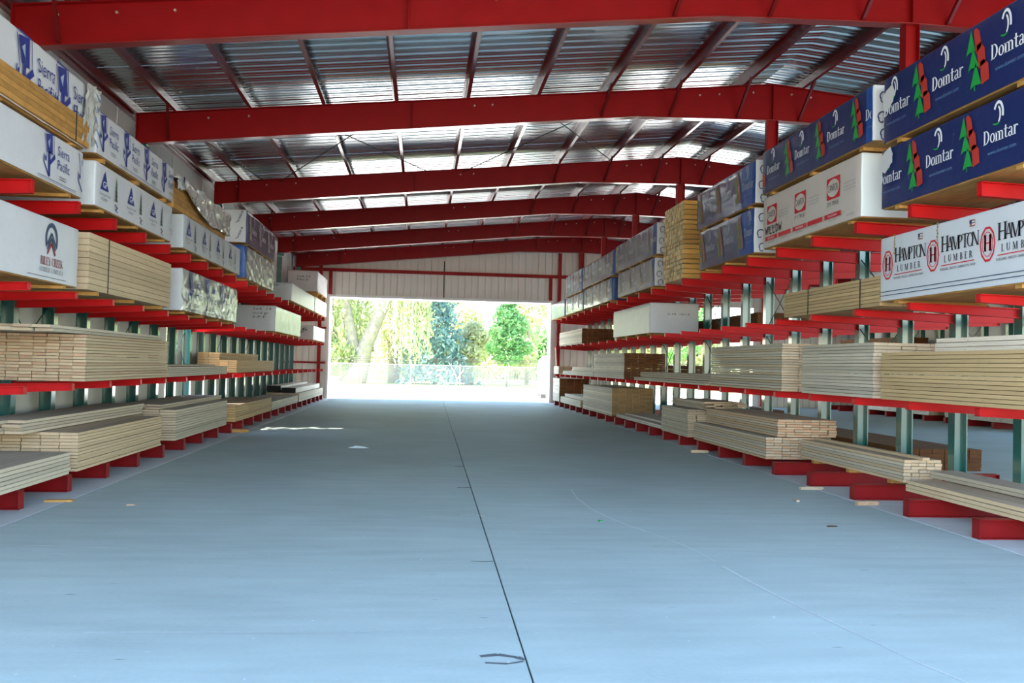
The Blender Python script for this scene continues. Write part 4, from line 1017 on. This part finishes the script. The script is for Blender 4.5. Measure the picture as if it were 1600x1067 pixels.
mb.prism([(0, 0)] and [(p[0], .004) for p in ((-.2, 0), (.2, 0))] + [(.12, .03), (-.05, .05)], -.06, .05)
o = link('film_scrap', mb.mesh('film_scrap', ['scuff_pale']), None, (-1.13, 17.5, .001)); tag(o, 'crumpled white film scrap on the aisle floor', 'scrap')
# ------------------------------------------------------------------ outside: fence, trees, tank
FY = 58.0
fn = empty('chain_link_fence', (2, FY, 0), 'grey chain link fence across the sunny yard behind the doorway', 'fence')
posts = [-22 + 3.05 * k for k in range(16)]
for x in posts:
    obj('post', MB().tube([(x, FY, 0), (x, FY, 1.62)], .035, 8), 'fence_metal', fn)
obj('top_rail', MB().tube([(posts[0], FY, 1.5), (posts[-1], FY, 1.5)], .025, 6), 'fence_metal', fn)
for z in (1.72, 1.82, 1.92): obj('wire', MB().tube([(posts[0], FY, z), (posts[-1], FY, z)], .012, 4), 'dark_gap', fn)
m = MB(); x = posts[0]
while x < posts[-1]:
    m.bar((x, FY, .05), (x + 1.42, FY, 1.47), .010, .010); m.bar((x + 1.42, FY + .01, .05), (x, FY + .01, 1.47), .010, .010); x += .14
tag(obj('chain_link', m, 'fence_metal', fn), kind='stuff')
tk = empty('storage_tank', (6.8, 47.5, 0), 'pale green round-topped tank standing just outside the doorway', 'tank')
m = MB(); prof = [(.86, .18), (.86, 1.75), (.80, 1.95), (.62, 2.10), (.35, 2.18), (.02, 2.2)]
n = 24
for r_, z in prof:
    for k in range(n): m.v.append((6.8 + r_ * math.cos(2 * math.pi * k / n), 47.5 + r_ * math.sin(2 * math.pi * k / n), z))
for j in range(len(prof) - 1):
    for k in range(n): m.f.append((j * n + k, j * n + (k + 1) % n, (j + 1) * n + (k + 1) % n, (j + 1) * n + k)); m.m.append(0); m.sm.append(True)
obj('shell', m, 'tank_paint', tk); obj('foot', MB().box(6.05, 7.55, 46.8, 48.2, -.04, .18), 'dark_gap', tk)
def leaves(name, parent, pts, size, matn, elong=1., droop=0.):
    """pts: (n,3) world points; one small folded leaf quad at each"""
    n = len(pts); pts = np.asarray(pts, float); off = np.array(wloc(parent))
    a = np.random.normal(size=(n, 3)); 
    if droop: a = a * (1 - droop) + np.array([0, 0, -1.6]) * droop
    a /= np.linalg.norm(a, axis=1)[:, None]
    b = np.cross(a, np.random.normal(size=(n, 3))); b /= np.linalg.norm(b, axis=1)[:, None]
    sz = size * np.random.uniform(.6, 1.3, size=(n, 1))
    A = a * sz * elong; B = b * sz * .5
    v = np.stack([pts - A, pts - B * .9, pts + A, pts + B * .9], 1).reshape(-1, 3) - off
    me = bpy.data.meshes.new(name); me.vertices.add(4 * n); me.vertices.foreach_set('co', v.ravel())
    me.loops.add(4 * n); me.loops.foreach_set('vertex_index', np.arange(4 * n)); me.polygons.add(n)
    me.polygons.foreach_set('loop_start', np.arange(n) * 4); me.polygons.foreach_set('loop_total', np.full(n, 4)); me.update(calc_edges=True)
    me.materials.append(MATS[matn])
    o = link(name, me, parent); tag(o, kind='stuff'); return o
def blobs(centers, n):
    out = []
    w_ = np.array([c[3] * c[4] * c[5] for c in centers]); w_ = w_ ** .67; w_ /= w_.sum()
    for c, q in zip(centers, w_):
        k = int(n * q); d = np.random.normal(size=(k, 3)); d /= np.linalg.norm(d, axis=1)[:, None]
        r_ = np.random.uniform(.55, 1.05, size=(k, 1)); out.append(np.array(c[:3]) + d * r_ * np.array(c[3:6]))
    return np.concatenate(out)
def strands(centers, n_str, length, seg=22):
    out = []
    for k in range(n_str):
        c = centers[np.random.randint(len(centers))]; p = np.array(c[:3]) + np.random.normal(size=3) * np.array(c[3:6]) * .55
        L = length * np.random.uniform(.5, 1.2); t_ = np.linspace(0, 1, seg)[:, None]; dr = np.random.normal(size=(1, 3)) * .5; dr[0, 2] = 0
        out.append(p + t_ * np.array([0, 0, -L]) + dr * t_ ** 1.5 * .5 + np.random.normal(size=(seg, 3)) * .07)
    return np.concatenate(out)
# leaning willow
TY = 70.
o = empty('willow_tree', (-4.8, TY, 0), 'big willow with two leaning grey trunks behind the fence', 'tree')
obj('trunk', MB().tube([(-5.1, TY, -.1), (-4.7, TY, 1.2), (-4.2, TY, 2.8), (-3.3, TY, 5.0), (-2.5, TY, 6.8), (-1.8, TY, 9.5)], [1.0, .8, .55, .45, .38, .25], 12), 'bark', o)
obj('trunk', MB().tube([(-4.9, TY + .2, .6), (-5.1, TY + .2, 2.8), (-5.6, TY, 5.0), (-6.1, TY, 8.0)], [.6, .5, .38, .26], 10), 'bark', o)
obj('trunk', MB().tube([(-6.6, TY + .8, 2.6), (-7.0, TY + .8, 5.5), (-7.2, TY + .8, 9.0)], [.42, .36, .25], 10), 'bark', o)
cw = [(-7.5, TY, 10, 3, 2.5, 2.2), (-4, TY, 11, 3.5, 3, 2.5), (-1.5, TY + 1, 10.5, 2.5, 2.5, 2)]
leaves('foliage', o, np.concatenate([blobs(cw, 3500), strands([(-7.6, TY - 1, 8.6, 1.6, 1.5, .8), (-5.4, TY + 1.6, 8, 1.6, 1.2, .8), (-8, TY, 5.5, 1.2, 1, 1), (-1.6, TY + 1, 8.5, 1.0, 1, .7)], 230, 5.2), blobs([(-6.6, TY - .5, 1.9, 1.8, .8, 1.4)], 900)]), .17, 'willow_leaf', 1.5, .45)
# drooping willow boughs
TY = 66.
o = empty('willow_tree', (2.2, TY + 3, 0), 'weeping willow with long pale strands hanging before the blue spruce', 'tree')
obj('trunk', MB().tube([(-2.2, TY + 7, -.1), (-2.0, TY + 7, 5), (-.6, TY + 4, 10)], [.5, .4, .2], 8), 'bark', o)
leaves('foliage', o, np.concatenate([blobs([(0, TY, 10.8, 3.0, 2.5, 1.8), (3.0, TY, 11.6, 3, 2.5, 1.8)], 2000), strands([(-1.6, TY, 8.6, .5, .8, .7), (-.6, TY, 8.4, .6, .7, .5), (.2, TY, 8.6, .35, .8, .6)], 80, 6.0, 26)]), .16, 'willow_leaf', 1.7, .6)
# spruce: whorls of drooping boughs
def spruce(x, y, h, r0, label, matn='spruce_leaf', n=6500):
    o = empty('spruce_tree', (x, y, 0), label, 'tree')
    obj('trunk', MB().tube([(x, y, -.1), (x, y, h)], [.28, .03], 8), 'bark', o)
    P = []
    for k in range(n):
        t_ = np.random.uniform(0, 1) ** 1.25; z = .5 + (h - .5) * t_; lay = (z * 1.6) % 1.0
        rr = r0 * (1 - t_) * (.72 + .38 * (1 - lay)); a = np.random.uniform(0, 2 * math.pi); q = np.random.uniform(.35, 1) ** .6
        rr *= .8 + .25 * math.sin(a * 5 + z * 2)
        P.append((x + rr * q * math.cos(a), y + rr * q * math.sin(a), z - .35 * q * rr * .5 + .1 * lay))
    leaves('foliage', o, P, .17, matn, 1.3, .25)
spruce(1.1, 72, 10.5, 3.7, 'blue-green spruce behind the fence, partly veiled by willow strands')
spruce(-2.6, 77, 9.0, 2.4, 'paler spruce between the leaning willow and the blue-green one', 'pale_leaf', 6000)
def round_tree(x, y, h, r0, matn, label, n=7000, low=.25, name='maple_tree', size=.2):
    o = empty(name, (x, y, 0), label, 'tree')
    obj('trunk', MB().tube([(x, y, -.1), (x + .1, y, h * .5), (x, y, h * .8)], [.2, .13, .05], 8), 'bark', o)
    cs = []
    for k in range(9):
        a = np.random.uniform(0, 6.28); t_ = np.random.uniform(low, .95); rr = r0 * (1 - .75 * abs(t_ - .5) * 1.4)
        cs.append((x + .5 * rr * math.cos(a), y + .5 * rr * math.sin(a), h * t_, rr * .6, rr * .6, h * .16))
    leaves('foliage', o, blobs(cs, n), size, matn, 1.0, .1)
o = empty('maple_tree', (6.3, 68, 0), 'bright green maple behind the fence on the tank side', 'tree')
obj('trunk', MB().tube([(6.3, 68, -.1), (6.4, 68, 2.5), (6.3, 68, 5.5)], [.16, .11, .04], 8), 'bark', o)
leaves('foliage', o, blobs([(6.3, 68, 6.4, .6, .7, 1.1), (6.1, 68, 5.2, 1.0, 1, .9), (6.9, 68, 4.6, .9, .9, .8), (5.6, 68, 4.1, .8, .9, .7), (6.4, 68, 3.5, 1.2, 1.1, .8), (5.3, 68, 2.9, .7, .8, .5), (7.3, 68, 2.9, .8, .8, .6), (6.3, 68, 2.2, 1.1, 1, .6)], 4200), .17, 'maple_leaf', 1.0, .1)
round_tree(4.0, 74, 4.6, 2.2, 'pale_leaf', 'low yellowish bush tree between the spruce and the green maple', low=.12, n=5000)
round_tree(8.6, 76, 8.5, 2.6, 'pale_leaf', 'pale sunlit tree beyond the tank, right of the green maple', n=5500)
round_tree(3.4, 84, 10, 3.2, 'pale_leaf', 'tall pale tree behind the yellowish bush', n=6500, size=.26)
round_tree(-8.8, 82, 10, 3.5, 'pale_leaf', 'pale tree behind the leaning willow trunks', n=6000, size=.26)
round_tree(11.5, 80, 9, 3.2, 'maple_leaf', 'leafy tree seen through the second aisle doorway', n=4500, size=.26)
round_tree(17, 74, 8, 3.2, 'pale_leaf', 'sunlit tree seen between the uprights of the double rack', n=4500, size=.26)
round_tree(24, 84, 10, 4, 'maple_leaf', 'broad tree far beyond the second aisle', n=4500, size=.3)
o = empty('sapling', (2.3, 60.5, 0), 'small bare forked sapling just behind the fence', 'tree')
obj('stem', MB().tube([(2.3, 60.5, 0), (2.3, 60.5, .7), (2.0, 60.5, 1.3), (1.75, 60.5, 1.7)], [.05, .045, .03, .015], 6), 'bark', o)
obj('stem', MB().tube([(2.3, 60.5, .6), (2.7, 60.5, 1.2), (2.85, 60.5, 1.7)], [.04, .03, .015], 6), 'bark', o)
obj('stem', MB().tube([(2.1, 60.5, 1.1), (2.35, 60.5, 1.75)], [.025, .012], 6), 'bark', o)
round_tree(-13.5, 50, 6.5, 2.2, 'willow_leaf', 'leafy tree seen through the narrow gap in the white wall', n=3000)
round_tree(-12.2, 19.4, 13, 2.6, 'maple_leaf', 'unseen tree added outside the white wall to shade the narrow doorway gap', n=1500, low=.55, name='shade_tree')  # unseen crown, put here to dapple the sun entering the gap
# far hedge
for i, (x, hh) in enumerate(((-14, 4), (-6, 5), (2, 5.5), (10, 5), (19, 5), (29, 5))):
    o = empty('hedge_tree', (x, 98, 0), None, 'tree', 'far hedge trees')
    o['label'] = 'pale tree of the far hedge line at the back of the grounds'
    obj('trunk', MB().tube([(x, 98, -.1), (x, 98, hh)], [.25, .08], 6), 'bark', o)
    leaves('foliage', o, blobs([(x - 2, 98, hh * .55, 3.4, 2, hh * .6), (x + 2, 98.5, hh * .5, 3.4, 2, hh * .55), (x, 98, hh, 3, 2, hh * .5)], 4000), .34, 'pale_leaf')
# sky portals at the openings
portal((XLW + XRW) / 2, Y0 - .2, 3.3, XRW - XLW, 6.6, (math.radians(90), 0, 0))
portal((DX0 + DX1) / 2, YW + .1, 2.2, DX1 - DX0, 4.4, (math.radians(-90), 0, 0))
portal((RX0 + RX1) / 2, YW + .1, 2.2, RX1 - RX0, 4.4, (math.radians(-90), 0, 0))
portal(XRW + .1, 13.5, 1.6, 3.2, 25, (0, math.radians(90), 0))
